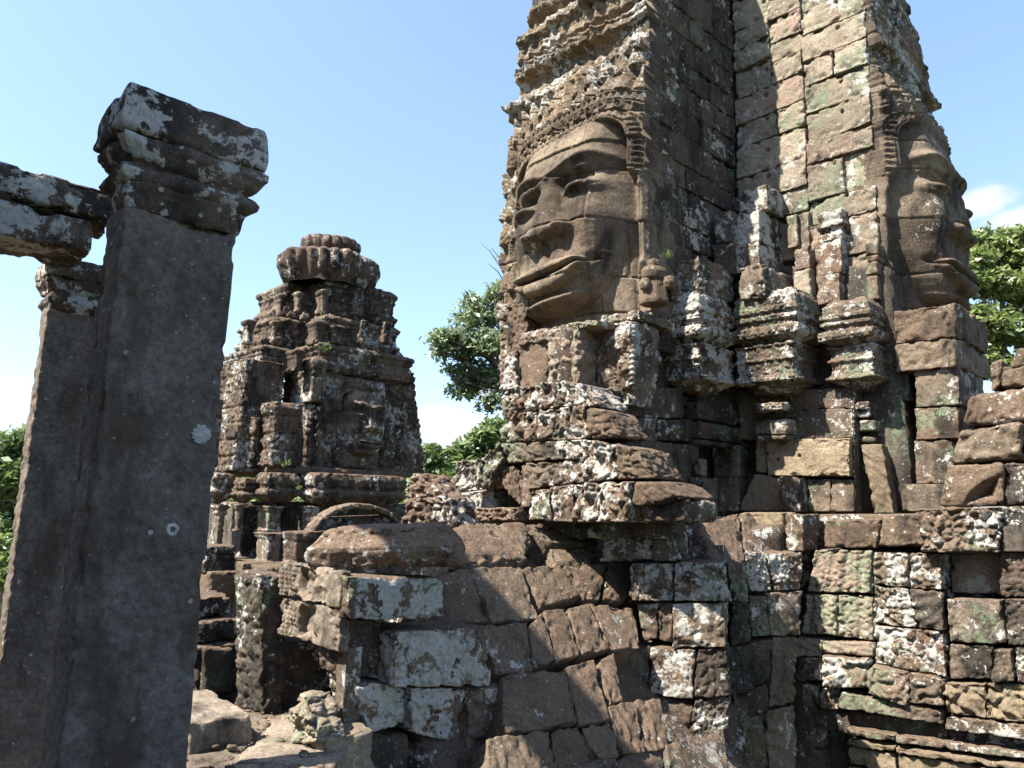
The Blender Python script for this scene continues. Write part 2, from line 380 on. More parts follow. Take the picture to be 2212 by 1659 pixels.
# ------------------------------------------------------------------ the carved giant face
def face_relief(a, z, tilt=.12, seed=1, crisp=1.0):
    """relief of the smiling face, a: metres from the nose line (to its left hand side +), z as on the near tower (chin 4.08, hairline 6.55)"""
    z = z - tilt*a
    b = np.abs(a)
    wv = np.interp(z, [3.9, 4.05, 4.2, 4.4, 4.7, 5.2, 5.8, 6.4, 6.9], [.36, .52, .74, .90, 1.0, 1.05, 1.06, 1.04, 1.0])
    def head(w, d=.70, e=3.0): return d*np.interp(np.sqrt((b/w)**2+.0004), [0, .2, .4, .52, .60, .68, .80, .90, .97, 1.0], [1, .99, .965, .93, .875, .76, .49, .26, .10, .03])
    low = np.clip(sst(3.96, 4.22, z), 0, 1)**.6
    up = 1-.30*sst(5.9, 6.8, z)
    neck = .34*np.sqrt(np.clip(1-(b/1.0)**2, 0, 1))*sst(3.4, 3.6, z)
    h = np.maximum(head(wv)*low*up, neck)
    facem = sst(3.98, 4.1, z)*sst(6.75, 6.5, z)
    f = np.zeros_like(h)
    # brows, sockets, lids
    zb = 5.92+.15*np.sin(np.pi*np.clip(b/1.0, 0, 1))
    f += .085*gau(z-zb-.02, .06)*sst(1.02, .75, b)
    f -= .17*np.exp(-((b-.48)/.33)**2-((z-5.79)/.105)**2)
    f -= .08*np.exp(-((b-.23)/.11)**2-((z-5.70)/.16)**2)
    f += .125*np.exp(-((b-.50)/.25)**2-((z-5.635)/.085)**2)
    e = (b-.50)/.31; em = sst(1.0, .6, np.abs(e))
    f -= .028*gau(z-(5.70-.075*e*e+.02*e), .016)*em
    f -= .022*gau(z-(5.565+.05*e*e+.03*e), .018)*em
    f -= .03*np.exp(-((b-.50)/.27)**2-((z-5.52)/.05)**2)
    # nose
    wn = np.interp(z, [5.03, 5.12, 5.22, 5.36, 5.6, 5.95], [.40, .40, .33, .23, .18, .20])
    hn = np.interp(z, [4.99, 5.04, 5.09, 5.16, 5.24, 5.40, 5.62, 5.85, 6.05], [0, .09, .155, .185, .175, .145, .11, .06, 0])
    f += hn*np.power(np.clip(1-(b/(wn*1.12))**2.4, 0, 1), .8)
    f += .10*np.exp(-((b-.29)/.09)**2-((z-5.12)/.07)**2)
    f -= .07*np.exp(-((b-.13)/.06)**2-((z-5.05)/.035)**2)
    # cheeks and folds
    f += .075*np.exp(-((b-.66)/.27)**2-((z-5.2)/.30)**2)
    f -= .025*np.exp(-((b-(.37+.60*np.clip(5.1-z, -.1, .6)))/.08)**2)*sst(4.7, 4.8, z)*sst(5.2, 5.05, z)
    # mouth
    m = np.clip(b/.60, 0, 1.4)
    zm = 4.53+.07*m**2.4; zu = np.maximum(4.70+.025*np.clip(1-np.abs(b-.15)/.15, -.5, 1)+.0*m, zm+.018); zu = np.where(m > .75, np.maximum(zu-(m-.75)*.22, zm+.018), zu)
    zl = np.minimum(4.30+.25*m**2.6, zm-.012)
    mm = sst(1.08, .92, m)
    tu = np.clip((z-zm)/np.maximum(zu-zm, .02), -.4, 1.4); tl = np.clip((zm-z)/np.maximum(zm-zl, .02), -.4, 1.4)
    f += mm*.19*np.power(np.clip(1-(2*tu-1)**2, 0, 1), .5)*(tu > 0)*(1-.35*tu)
    f += mm*.14*np.power(np.clip(1-(2*tl-1)**2, 0, 1), .45)*(tl > 0)
    f -= .11*gau(z-zm, .020)*sst(1.25, 1.0, m)
    f -= .05*np.exp(-((b-.65)/.06)**2-((z-4.65)/.07)**2)
    f -= .04*gau(a, .05)*sst(4.74, 4.8, z)*sst(5.05, 4.98, z)
    f -= .015*np.exp(-(b/.52)**4-((z-4.87)/.09)**2)
    f -= .07*np.exp(-(b/.42)**2-((z-4.262)/.03)**2)
    f += .10*np.exp(-(b/.34)**2-((z-4.16)/.085)**2)
    h = h+f*facem*sst(1.12, .9, b)
    # ears: long lobes hanging beside the cheeks
    ear = np.exp(-((b-1.10)/.055)**2)*sst(4.2, 4.4, z)*sst(5.95, 5.8, z)
    h = h+.16*ear-.07*np.exp(-((b-1.10)/.022)**2)*sst(4.5, 4.6, z)*sst(5.6, 5.45, z)
    # diadem
    zc = 5.9
    D = np.power(np.power(b/1.0, 4.5)+np.power(np.clip((z-zc)/.68, 0, 9), 4.5), 1/4.5)
    ang = np.arctan2(z-zc, a); arc = np.where(np.abs(np.cos(ang)) > .72, (z-zc)*np.sign(a), 0)*1.0
    along = np.where(b > np.clip((z-zc)/.68, 0, 9)*1.0, z, a)          # runs along the band: across on top, down at the temples
    top = sst(zc-.30, zc-.05, z)
    band = (D > 1.0)*(D < 1.56)*(top > .02)*(b < 1.3)
    teeth = np.abs(((along/.085) % 1)-.5)*2
    t1 = (D > 1.05)*(D < 1.16)*(.2+.8*(teeth < (1.17-D)/.12))
    t2 = (D > 1.37)*(D < 1.50)*(.2+.8*(teeth < (1.52-D)/.14))
    rim = gau(D-1.025, .02)+gau(D-1.19, .018)+gau(D-1.345, .018)+gau(D-1.53, .022)
    rr = np.hypot(((along/.20) % 1-.5)*.20, (D-1.267)*.75)
    rose = (D > 1.2)*(D < 1.335)*(gau(rr-.045, .014)+gau(rr, .016)*1.2+.3)
    dm = .05*sst(.985, 1.02, D)+.045*(t1+t2)+.04*rim+.05*rose-.04
    hb = np.maximum(head(1.26, .62, 3.4)*(1-.30*sst(5.9, 6.8, z)), .06)
    h = np.where(band > 0, np.maximum(h*.9, hb*(.35+.65*top))+dm*top, h)
    # flame leaves and carved hair outside the diadem
    out = (((D >= 1.56) & (z > zc-.3)) | (b > 1.2))*1.0
    wp = .14*perlin(np.stack([a*5, z*4, a*0+seed], 1))
    hz = .40; row = np.floor((z+.03*wp-.1)/hz); cx = a/.23+.5*(row % 2)+.15*wp; lx = (cx % 1)-.5; lz = ((z+.03*wp-.1)/hz) % 1
    leaf = np.clip(1-np.abs(lx)/(.50*np.clip(1.08-lz**1.6, .02, 1)), 0, 1)
    rib = np.abs(np.sin((np.abs(lx)*1.6+lz*.9)*14))
    g1, g2, _ = worley(a/.06+wp, z/.075, 50+seed)
    keep = .55+.6*perlin(np.stack([a*1.8, z*1.8, a*0+seed*7], 1))
    lv = (.10*np.power(leaf, .5)+.028*rib*(leaf > .05))*np.clip(keep*1.8, .15, 1.15)+.012*np.clip((g2-g1)*2, 0, 1)-.05+.02*perlin(np.stack([a*4, z*4, a*0+seed*5], 1))
    hc = np.maximum(head(1.32, .56, 3.6)*(1-.62*sst(6.6, 7.5, z)), .07)
    base = np.where(b > 1.2, .05, hc)
    h = np.where(out > 0, base+lv, h)
    return h
def crown_tiers(a, z, seed=1):
    """stepped mouldings of the head dress, above z=7.7"""
    zz = z+.06*perlin(np.stack([a*1.3, z*0, a*0+seed], 1))
    st = np.interp(zz, [7.60, 7.66, 7.76, 7.80, 7.95, 8.0, 8.18, 8.22, 8.36, 8.40, 8.5, 8.56, 8.8, 8.84, 8.95, 8.99, 9.2, 9.25, 9.35, 9.4, 9.75, 9.8, 10, 10.1, 11],
                   [.16, .27, .30, .10, .08, .02, .04, .20, .24, .02, .02, .12, .12, .26, .28, .02, .02, .14, .14, -.05, -.05, .05, .05, -.15, -.3])
    wp = .15*perlin(np.stack([a*5, z*4, a*0+seed], 1))
    er = np.clip(.6+.9*perlin(np.stack([a*1.7, z*1.7, a*0+seed*9], 1)), .05, 1.2); lx = ((a/.22+wp) % 1)-.5; lz = (zz/.29) % 1
    leaf = np.clip(1-np.abs(lx)/(.5*np.clip(1.08-lz**1.5, .02, 1)), 0, 1)
    g1, g2, _ = worley(a/.06+wp, z/.08, 70+seed)
    return st*(.55+.5*er)+.075*np.power(leaf, .6)*er+.012*np.clip((g2-g1)*2, 0, 1)-.04+.025*perlin(np.stack([a*3.3, z*3.3, a*0+seed], 1))
def joints(a, z, levels, seed, depth=.06, w=.010, step=.018, wide=.8):
    """dry joints of the blocks a face is carved from: every block sits a little in or out"""
    wob = .03*perlin(np.stack([a*1.6, z*1.1, a*0+3+seed], 1))+.007*perlin(np.stack([a*9, z*9, a*0+seed], 1))
    lv = np.array(levels); zz = z+wob*1.3; row = np.searchsorted(lv, zz)
    dz = np.min(np.abs(zz[:, None]-lv[None, :]), 1); rs = np.random.RandomState(seed)
    d = gau(dz, w); off = np.zeros_like(a); tone = np.zeros_like(a)
    for r in range(len(lv)+1):
        cuts = []; x = -2.2+rs.uniform(0, wide)
        while x < 6: cuts.append(x); x += wide*rs.uniform(.75, 1.6)
        cuts = np.array(cuts); m = row == r
        if not m.any(): continue
        aa = a[m]+wob[m]; k = np.searchsorted(cuts, aa); hs = rs.uniform(-1, 1, len(cuts)+1)
        off[m] = hs[k]*step; tone[m] = rs.uniform(-1, 1, len(cuts)+1)[k]; d[m] = np.maximum(d[m], gau(np.min(np.abs(aa[:, None]-cuts[None, :]), 1), w))
    open_ = np.clip(.55+.9*perlin(np.stack([a*1.9, z*1.9, a*0+seed*3], 1)), .4, 1.3)
    global TONE
    TONE = tone; return off-depth*d*open_
def set_tone(o):
    v = np.zeros(len(o.data.vertices), np.float32); v[:len(TONE)] = TONE; o.data.attributes.new('tone', 'FLOAT', 'POINT').data.foreach_set('value', v)
def second_mat(o, hm, mat):
    o.data.materials.append(mat); f = np.zeros(len(o.data.polygons), np.int32); f[:len(hm)] = hm; o.data.polygons.foreach_set('material_index', f); o.data.update()
def crown_zone(a, z, tilt):
    zt = z-tilt*a; b = np.abs(a); D = np.power(np.power(b/1.0, 4.5)+np.power(np.clip((zt-5.9)/.68, 0, 9), 4.5), 1/4.5)
    return (((D > 1.56) & (zt > 5.75)) | (b > 1.15) | (z > 7.6)).astype(np.int32)
def cells(s0, s1, z0, z1, cell, edge):
    ns = int((s1-s0)/cell)+1; nz = int((z1-z0)/cell)+1
    S, Z = np.meshgrid((np.arange(ns-1)+.5)/(ns-1), z0+(np.arange(nz-1)+.5)/(nz-1)*(z1-z0), indexing='ij'); lo, hi = edge(Z.ravel())
    return lo+S.ravel()*(hi-lo), Z.ravel()
def relief_panel(mb, origin, sdir, n, s0, s1, z0, z1, hf, cell, edge=None, back=.5):
    """closed slab with a carved front; edge(z) -> (smin, smax)"""
    ns = int((s1-s0)/cell)+1; nz = int((z1-z0)/cell)+1
    S, Z = np.meshgrid(np.linspace(0, 1, ns), np.linspace(z0, z1, nz), indexing='ij')
    S = S.ravel(); Z = Z.ravel()
    lo, hi = edge(Z) if edge else (s0+0*Z, s1+0*Z)
    s = lo+S*(hi-lo)
    h = hf(s, Z)
    v = origin[None, :]*np.array([1, 1, 0])+s[:, None]*sdir+h[:, None]*n+Z[:, None]*ZZ
    vb = origin[None, :]*np.array([1, 1, 0])+s[:, None]*sdir-back*n+Z[:, None]*ZZ
    idx = np.arange(ns*nz).reshape(ns, nz)
    f = np.stack([idx[:-1, :-1], idx[1:, :-1], idx[1:, 1:], idx[:-1, 1:]], -1).reshape(-1, 4)
    # skirt
    loop = np.concatenate([idx[:, 0], idx[-1, 1:], idx[-2::-1, -1], idx[0, -2:0:-1]])
    sk = vb[loop]; nb = ns*nz; m = len(loop); k = np.arange(m); k2 = (k+1) % m
    fs = np.stack([loop[k2], loop[k], nb+k, nb+k2], -1)
    flip = np.dot(np.cross(sdir, ZZ), n) < 0
    f = f[:, ::-1] if flip else f
    fs = fs[:, ::-1] if flip else fs
    mb.add(np.concatenate([v, sk]), np.concatenate([f, fs]))
def courses(mb, origin, tdir, n, cols, thick=.35, jit=.012, cell=.022, r=.022, rough=.011, chip=.02, carve=None, gap=.004, big=0.0):
    """dry laid masonry: cols = [(s0, s1, [z0, z1, ...]), ...] measured along tdir from origin"""
    rs = np.random.RandomState(int(abs(origin[0]*1000)) % 9999)
    o = np.array([origin[0], origin[1], 0])
    for (s0, s1, zs) in cols:
        for za, zb_ in zip(zs[:-1], zs[1:]):
            pu = rs.uniform(-jit, jit); tw = rs.uniform(-jit, jit)*.7; dz = rs.uniform(-.012, .012)
            c = np.zeros((2, 2, 2, 3))
            for i, s in ((0, s0+gap), (1, s1-gap)):
                for k, z in ((0, za+gap), (1, zb_-gap)):
                    f = o+tdir*s+ZZ*(z+(dz if i else -dz))+n*(pu+(tw if i else -tw))
                    c[i, 0, k] = f; c[i, 1, k] = f-n*(thick+pu)
            hexa(mb, c, cell=cell, r=r, rough=rough, chip=chip, carve=carve, big=big)
def split(zs0, zs1, n, rs, jit=.3):
    e = np.linspace(zs0, zs1, n+1); d = (zs1-zs0)/n
    e[1:-1] += rs.uniform(-jit, jit, n-1)*d*.5; return list(e)
def bond(L, z0, z1, hcourse, wblock, seed=0):
    """irregular running bond as (s0, s1, [za, zb]) cells"""
    rs = np.random.RandomState(seed); zs = split(z0, z1, max(1, int(round((z1-z0)/hcourse))), rs, .4); out = []
    for za, zb_ in zip(zs[:-1], zs[1:]):
        n = max(1, int(round(L/wblock+rs.uniform(-.45, .45)))); e = split(0, L, n, rs, .7)
        for a, b in zip(e[:-1], e[1:]): out.append((a, b, [za, zb_]))
    return out
def vbox(p0, u, d, z0, z1):
    c = np.zeros((2, 2, 2, 3))
    for i in (0, 1):
        for j in (0, 1):
            for k, z in ((0, z0), (1, z1)): c[i, j, k] = np.array([p0[0], p0[1], 0])+u*i+d*j+ZZ*z
    return c

# ------------------------------------------------------------------ near tower with two great faces
TOW = thing('face_tower', 'tall brown sandstone tower carved with two giant smiling faces', 'temple tower')
PC = P(1590, 300, 10.2); PC[2] = 0
_m = P(1590, 300, 10.2); LA = reach(_m, -TR, 1405); LB = reach(_m, TL, 1885)
PA = PC-TR*LA; PB = PC+TL*LB
S0 = 1.18
LV = [3.72, 4.03, 4.50, 5.22, 5.92, 6.33, 6.72, 7.05, 7.42, 7.85, 8.3, 8.75, 9.2, 9.7]
def hL(s, z):
    a = S0-s
    h = np.where(z < 7.66, face_relief(a, z, .12, 1), crown_tiers(a, z, 1))
    h = h+joints(a, z, LV, 4, wide=1.0)+.012*fbm(np.stack([a*3, z*3, a*0+5], 1), 3)+.005*perlin(np.stack([a*16, z*16, a*0+2], 1))
    return h-.02*np.clip(z-6.5, 0, 9)
def eL(z):
    taper = np.interp(z, [3.6, 5.8, 8.9, 9.6, 11.2], [2.74, 2.76, 2.44, 2.2, 1.6])
    n = .05*perlin(np.stack([z*2.2, z*0, z*0+.5], 1))+.03*perlin(np.stack([z*7, z*0, z*0+4.5], 1))
    hi = taper+n
    return 0*z+.004+.02*perlin(np.stack([z*4, z*0, z*0+8.5], 1))*(z > 6.0), hi
mb = MB(); relief_panel(mb, PA, -TL, NL, 0, 2.76, 3.55, 11.2, hL, .0135, eL, back=1.0)
o = mb.build('carved_face', M['face'], TOW); _s, _z = cells(0, 2.76, 3.55, 11.2, .0135, eL); set_tone(o); second_mat(o, crown_zone(S0-_s, _z, .12), M['crown']); o['label'] = 'giant stone face turned to the left, seen from the front quarter'
def hR(s, z):
    a = -(1.16-s); zz = z-.16
    h = np.where(zz < 7.66, face_relief(a, zz, -.06, 2)*.86-.05, crown_tiers(a, zz, 2)*.28+.14)
    h = h+joints(a, zz, LV, 9, wide=1.0)+.012*fbm(np.stack([a*3, z*3, a*0+15], 1), 3)
    return h-.055*np.clip(z-6.9, 0, 9)-.06*np.clip(z-7.9, 0, 9)
def eR(z):
    hi = np.interp(z, [3.6, 5.8, 8.0, 9.0, 10, 11.2], [2.6, 2.55, 2.35, 2.1, 1.8, 1.2])
    return 0*z+.004, hi
mb = MB(); relief_panel(mb, PB, TR, NR, 0, 2.6, 3.7, 11.2, hR, .0145, eR, back=1.0)
o = mb.build('carved_face', M['face'], TOW); _s, _z = cells(0, 2.6, 3.7, 11.2, .0145, eR); set_tone(o); second_mat(o, crown_zone(_s-1.16, _z-.16, -.06), M['crown']); o['label'] = 'giant stone face in profile at the right, looking right'
# bodies behind the faces (they close the tower)
mb = MB()
hexa(mb, vbox(PA-TL*2.5-NL*.25, TL*2.46, -NL*2.6, 3.6, 10.6), cell=.12, r=.05, rough=.02)
hexa(mb, vbox(PB-NR*.25+TR*.04, TR*2.3, -NR*2.6, 3.8, 10.6), cell=.12, r=.05, rough=.02)
hexa(mb, vbox(PC-TL*1.8-NL*.35, TL*3.0, -NL*2.6, .0, 11.6), cell=.14, r=.05, rough=.03)
hexa(mb, vbox(PC-TL*.9-NL*.9, TL*1.5, -NL*1.5, 11.5, 13.0), cell=.14, r=.2, rough=.05)
mb.build('masonry_core', M['dark'], TOW)
# return wall in shade, normal NR, from PA to PC
mb = MB()
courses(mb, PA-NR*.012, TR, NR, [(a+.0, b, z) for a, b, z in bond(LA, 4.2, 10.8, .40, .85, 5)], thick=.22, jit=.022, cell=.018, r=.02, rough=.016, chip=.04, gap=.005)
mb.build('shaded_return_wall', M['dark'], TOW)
# sunlit return wall, normal NL, from PC to PB
def zs_at(ys, x, Y): return [P(x, y, Y)[2] for y in ys]
mb = MB()
sJ = reach(PC+ZZ*7, TL, 1742)
c1 = [(0, sJ*.55, zs_at([560, 480], 1620, 10)), (0, sJ, zs_at([480, 430, 372, 305], 1640, 9.9)), (0, sJ*.62, zs_at([305, 253], 1640, 9.9)), (sJ*.62, sJ, zs_at([305, 253], 1640, 9.9)),
      (0, sJ, zs_at([253, 195], 1640, 9.9)), (0, sJ*.55, zs_at([195, 135, 90, 48, -20], 1640, 9.9)), (sJ*.55, sJ, zs_at([195, 150, 110, 62, 20, -20], 1640, 9.9)), (0, sJ, zs_at([-20, -70, -120, -190, -260], 1640, 9.9))]
c2 = [(sJ, LB, zs_at([640, 560], 1800, 9.2)), (sJ*.55, sJ, zs_at([560, 480], 1700, 9.6)), (sJ, LB-.02, zs_at([560, 478, 425], 1800, 9.2)), (sJ, sJ+.5, zs_at([425, 345], 1800, 9.2)), (sJ+.5, LB-.02, zs_at([425, 345], 1800, 9.2)),
      (sJ, LB-.02, zs_at([345, 298, 232], 1800, 9.2)), (sJ, LB-.02, zs_at([232, 172], 1800, 9.2)), (sJ, sJ+.42, zs_at([172, 118], 1800, 9.2)), (sJ+.42, LB-.02, zs_at([172, 118], 1800, 9.2)), (sJ, LB-.02, zs_at([118, 62, 8, -50, -110, -190], 1800, 9.2))]
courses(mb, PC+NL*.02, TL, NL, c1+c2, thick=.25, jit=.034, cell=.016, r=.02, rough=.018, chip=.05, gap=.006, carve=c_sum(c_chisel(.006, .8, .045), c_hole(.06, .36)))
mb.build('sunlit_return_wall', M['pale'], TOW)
# ------------------------------------------------------------------ redented corner below the faces: corbels, colonnettes, wall
Z1 = zoom(1023.2, 0, .2668); Z3 = zoom(1493.4, 0, .3333); Z4 = zoom(1382.7, 497.8, .375); Z5 = zoom(387.2, 470, .2835); Z6 = zoom(387.2, 885, .3334)
Y1 = zoom(497.8, 1161.5, .3); Y2 = zoom(940.3, 774.3, .3); Y3 = zoom(1106, 1106, .3334); Y4 = zoom(1604, 1051, .3667); ZG = zoom(1050.9, 663.7, .2); ZH = zoom(1825.2, 663.7, .2666)
CARV = c_floral(.028, .095, 2); CARVF = c_floral(.020, .06, 4); CHIS = c_chisel(.012, .75, .05)
def part(name, mat, parent, *boxes, label=None, **kw):
    """one mesh part from corner-box tuples (xl, xc, xr, ytop, ybottom, depth[, profile])"""
    mb = MB()
    for b in boxes:
        k = dict(kw)
        if len(b) > 6: k.update(b[6])
        cb(mb, *b[:6], **k)
    o = mb.build(name, mat, parent)
    if label: o['label'] = label
    return o
PR_UP = [(0, -.10), (.09, -.02), (.12, .04), (.20, .065), (.30, .055), (.33, -.02), (.41, -.02), (.43, .02), (.50, .02), (.52, -.005), (.56, -.005), (.58, .03), (.66, .03), (.68, .0), (.84, .0), (1, -.07)]
PR_LOW = [(0, -.18), (.12, -.12), (.20, -.03), (.22, .025), (.28, .03), (.30, .0), (.33, .0), (.345, -.02), (.62, -.02), (.635, .01), (.68, .01), (.695, -.015), (.92, -.01), (.94, .015), (1, .0)]
c20 = dict(cell=.012, r=.016, rough=.014, chip=.045)
part('corbel', M['carved'], TOW, (1424, 1511, 1582, 620, 737, 8.85), profile=PR_UP, carve=CARVF, **c20)
part('corbel', M['carved'], TOW, (1428, 1513, 1588, 736, 838, 8.9), profile=PR_LOW, carve=CARVF, **c20)
part('corbel', M['mixed'], TOW, (1584, 1719, 1776, 612, 734, 8.75), profile=PR_UP, carve=CARVF, **c20)
part('corbel', M['mixed'], TOW, (1588, 1716, 1786, 733, 842, 8.8), profile=PR_LOW, carve=CARVF, **c20)
part('corbel', M['mixed'], TOW, (1776, 1878, 1930, 634, 738, 8.40), profile=PR_UP, carve=c_floral(.012, .05, 4), **c20)
part('corbel', M['mixed'], TOW, (1789, 1888, 1942, 738, 836, 8.45), profile=PR_LOW, carve=c_floral(.015, .10, 9), **c20)
part('top_stone', M['carved'], TOW, (1446, 1511, 1590, 551, 628, 8.95), carve=CARV, cell=.016, r=.05, rough=.02, chip=.06)
part('top_stone', M['mixed'], TOW, (1594, 1650, 1722, 566, 640, 8.95), cell=.016, r=.08, rough=.02, chip=.07, carve=CHIS)
part('top_stone', M['pale'], TOW, (1716, 1748, 1768, 530, 578, 9.25), (1714, 1750, 1772, 578, 642, 9.2), (1700, 1722, 1740, 462, 532, 9.4), (1722, 1748, 1768, 455, 532, 9.35), cell=.018, r=.025, rough=.014, chip=.03)
part('antefix', M['carved'], TOW, (1592, 1657, 1693, 397, 451, 9.35), (1588, 1640, 1694, 451, 520, 9.3), (1572, 1640, 1696, 520, 580, 9.25), carve=CHIS, cell=.016, r=.022, rough=.014, chip=.035, label='white lichened stack of three small stones in the inner corner')
part('antefix', M['carved'], TOW, (1764, 1819, 1858, 448, 513, 8.95, dict(profile=[(0, .0), (.2, .0), (.25, -.03), (.4, -.03), (.45, .02), (.6, .02), (.65, -.03), (.8, 0), (1, .01)])), (1762, 1818, 1874, 513, 588, 8.95), (1764, 1814, 1880, 588, 652, 8.95), carve=CHIS, cell=.016, r=.022, rough=.012, chip=.03)
part('antefix', M['dark'], TOW, (1543, 1577, 1600, 452, 520, 9.4), (1540, 1580, 1610, 520, 590, 9.4), (1582, 1592, 1600, 425, 455, 9.6), carve=CHIS, cell=.018, r=.025, rough=.014, chip=.03)
part('turned_colonnette', M['mixed'], TOW, (1868, 1896, 1920, 520, 548, 8.65), (1872, 1897, 1916, 548, 562, 8.65), (1868, 1895, 1918, 562, 590, 8.65), (1872, 1897, 1914, 592, 646, 8.66), cell=.014, r=.045, rough=.01, chip=.02)
# colonnettes with ring capitals
part('ring_capital', M['dark'], TOW, (1478, 1508, 1606, 868, 905, 9.2), (1480, 1513, 1608, 909, 946, 9.2), (1484, 1512, 1590, 948, 960, 9.22), cell=.016, r=.06, rough=.014, chip=.04)
part('ring_capital', M['mixed'], TOW, (1622, 1690, 1712, 866, 884, 9.0, dict(carve=c_floral(.03, .09, 3))), (1630, 1700, 1838, 903, 938, 9.1), (1634, 1700, 1840, 938, 950, 9.12), (1650, 1722, 1838, 884, 902, 9.25), cell=.016, r=.05, rough=.016, chip=.05)
part('ring_capital', M['mixed'], TOW, (1828, 1878, 1925, 866, 883, 8.65, dict(carve=c_floral(.02, .08, 3))), (1842, 1880, 1912, 883, 902, 8.7), (1840, 1890, 1916, 905, 930, 8.68), (1851, 1890, 1912, 942, 955, 8.72), cell=.015, r=.05, rough=.012, chip=.03)
part('pilaster', M['mixed'], TOW, (1499, 1512, 1528, 991, 1028, 9.15), (1490, 1518, 1552, 1030, 1106, 9.1), carve=CHIS, cell=.018, r=.02, rough=.012, chip=.04, label='short chisel marked dark pilaster stump')
mb = MB()
hexa(mb, quad([(1856, 958), (1905, 960), (1931, 1110), (1889, 1110)], P(1885, 1030, 8.7), NL, .35), cell=.016, r=.02, rough=.01, chip=.03, carve=c_chisel(.018, .75, .06))
mb.build('pilaster', M['ochre'], TOW)['label'] = 'sunlit leaning pilaster with slanting chisel marks'
# wall stones between the colonnettes (plane NL)
W0 = P(1750, 1000, 9.12)
mb = MB()
for q in ([(1632, 950), (1654, 950), (1657, 1022), (1632, 1020)], [(1630, 1024), (1692, 1030), (1690, 1104), (1592, 1104)]):
    qb(mb, q, W0, NL, .4, cell=.018, r=.02, rough=.012, chip=.03, carve=CHIS)
qb(mb, [(1656, 950), (1838, 946), (1838, 1030), (1662, 1028)], W0, NL, .4, cell=.008, r=.03, rough=.016, chip=.05, push=.04,
   carve=lambda u, h, f: -.10*(np.hypot(u-.15, h-.21) < .022)-.10*(np.hypot(u-.44, h-.26) < .022))
mb.build('wall_stone', M['ochre'], TOW)['label'] = 'ochre wall stones, one with two round holes'
mb = MB()
for q in ([(1690, 1030), (1738, 1032), (1738, 1106), (1690, 1106)],):
    qb(mb, q, W0, NL, .4, push=.12, cell=.018, r=.02, rough=.012, chip=.03, carve=CHIS)
for q in ([(1740, 1034), (1790, 1034), (1790, 1106), (1740, 1106)], [(1790, 1034), (1842, 1034), (1842, 1106), (1790, 1106)], [(1700, 884), (1840, 880), (1840, 946), (1700, 950)], [(1840, 840), (1842, 840), (1842, 1106), (1840, 1106)],
          [(1590, 840), (1700, 840), (1700, 950), (1590, 950)], [(1700, 840), (1842, 836), (1842, 882), (1700, 886)], [(1540, 960), (1592, 960), (1592, 1030), (1540, 1030)], [(1545, 1030), (1592, 1030), (1592, 1106), (1545, 1106)]):
    qb(mb, q, W0, NL, .3, push=-.05, cell=.022, r=.02, rough=.012, chip=.03)
mb.build('recessed_wall', M['mixed'], TOW)
# shaded wall on the left of the colonnettes (plane NR, under the left face)
W1 = P(1440, 980, 8.95)
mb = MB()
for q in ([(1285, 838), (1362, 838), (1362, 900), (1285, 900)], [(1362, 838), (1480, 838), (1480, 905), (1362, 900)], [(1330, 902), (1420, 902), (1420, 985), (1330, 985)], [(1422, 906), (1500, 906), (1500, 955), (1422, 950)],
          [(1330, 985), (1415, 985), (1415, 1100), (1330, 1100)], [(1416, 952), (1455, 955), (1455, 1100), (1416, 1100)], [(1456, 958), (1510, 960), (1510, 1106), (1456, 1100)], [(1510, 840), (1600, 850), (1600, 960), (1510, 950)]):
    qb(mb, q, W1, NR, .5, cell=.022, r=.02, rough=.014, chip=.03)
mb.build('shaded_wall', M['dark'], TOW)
# collar and shoulders under the left face
SHB = part('shoulder_block', M['carved'], TOW, (1262, 1361, 1424, 690, 872, 8.2), cell=.013, r=.035, rough=.02, chip=.05, carve=c_sum(c_floral(.05, .15, 21, .45), c_floral(.02, .06, 22)), profile=[(0, -.06), (.25, -.02), (.4, 0), (.8, .02), (1, .0)], label='carved corner block with long white lichen streaks and a beaded edge')
mb = MB()
hexa(mb, quad([(1360, 752), (1368, 752), (1366, 832), (1357, 836)], P(1361, 780, 8.14), NL, .06), cell=.012, r=.028, rough=.004, chip=0, carve=lambda u, h, f: .012*np.sin(h*95))
mb.build('twisted_cord', M['carved'], SHB)
W2 = P(1200, 780, 8.72)
mb = MB()
for i, q in enumerate(([(1191, 718), (1226, 712), (1228, 826), (1200, 835)], [(1226, 708), (1262, 702), (1262, 850), (1228, 850)])):
    qb(mb, q, W2, NL, .6, cell=.014, r=.05, rough=.03, chip=.06, carve=c_floral(.045, .17, 6+i), big=.05, push=.12)
mb.build('shoulder_block', M['pale'], TOW)
mb = MB(); qb(mb, [(1125, 748), (1190, 733), (1192, 850), (1125, 850)], W2, NL, .5, cell=.014, r=.09, rough=.03, chip=.06, big=.08, push=.07); mb.build('shoulder_block', M['brown'], TOW)
mb = MB(); qb(mb, [(1088, 770), (1124, 757), (1124, 845), (1088, 845)], W2, NL, .6, cell=.014, r=.05, rough=.02, chip=.05, carve=CARV, push=.08); mb.build('shoulder_block', M['carved'], TOW)
mb = MB()
for q in ([(1131, 722), (1196, 708), (1204, 734), (1128, 752)], [(1198, 708), (1300, 690), (1300, 706), (1200, 728)]):
    mb = MB(); qb(mb, q, W2, NL, .6, cell=.014, r=.04, rough=.015, chip=.04, push=.10, carve=CARVF)
    mb.build('collar', M['pale'], TOW)
mb = MB()
qb(mb, [(1296, 680), (1380, 668), (1382, 690), (1296, 700)], P(1340, 680, 8.42), NL, .8, cell=.016, r=.03, rough=.014, chip=.04, carve=CARVF)
mb.build('collar', M['mixed'], TOW); mb = MB()
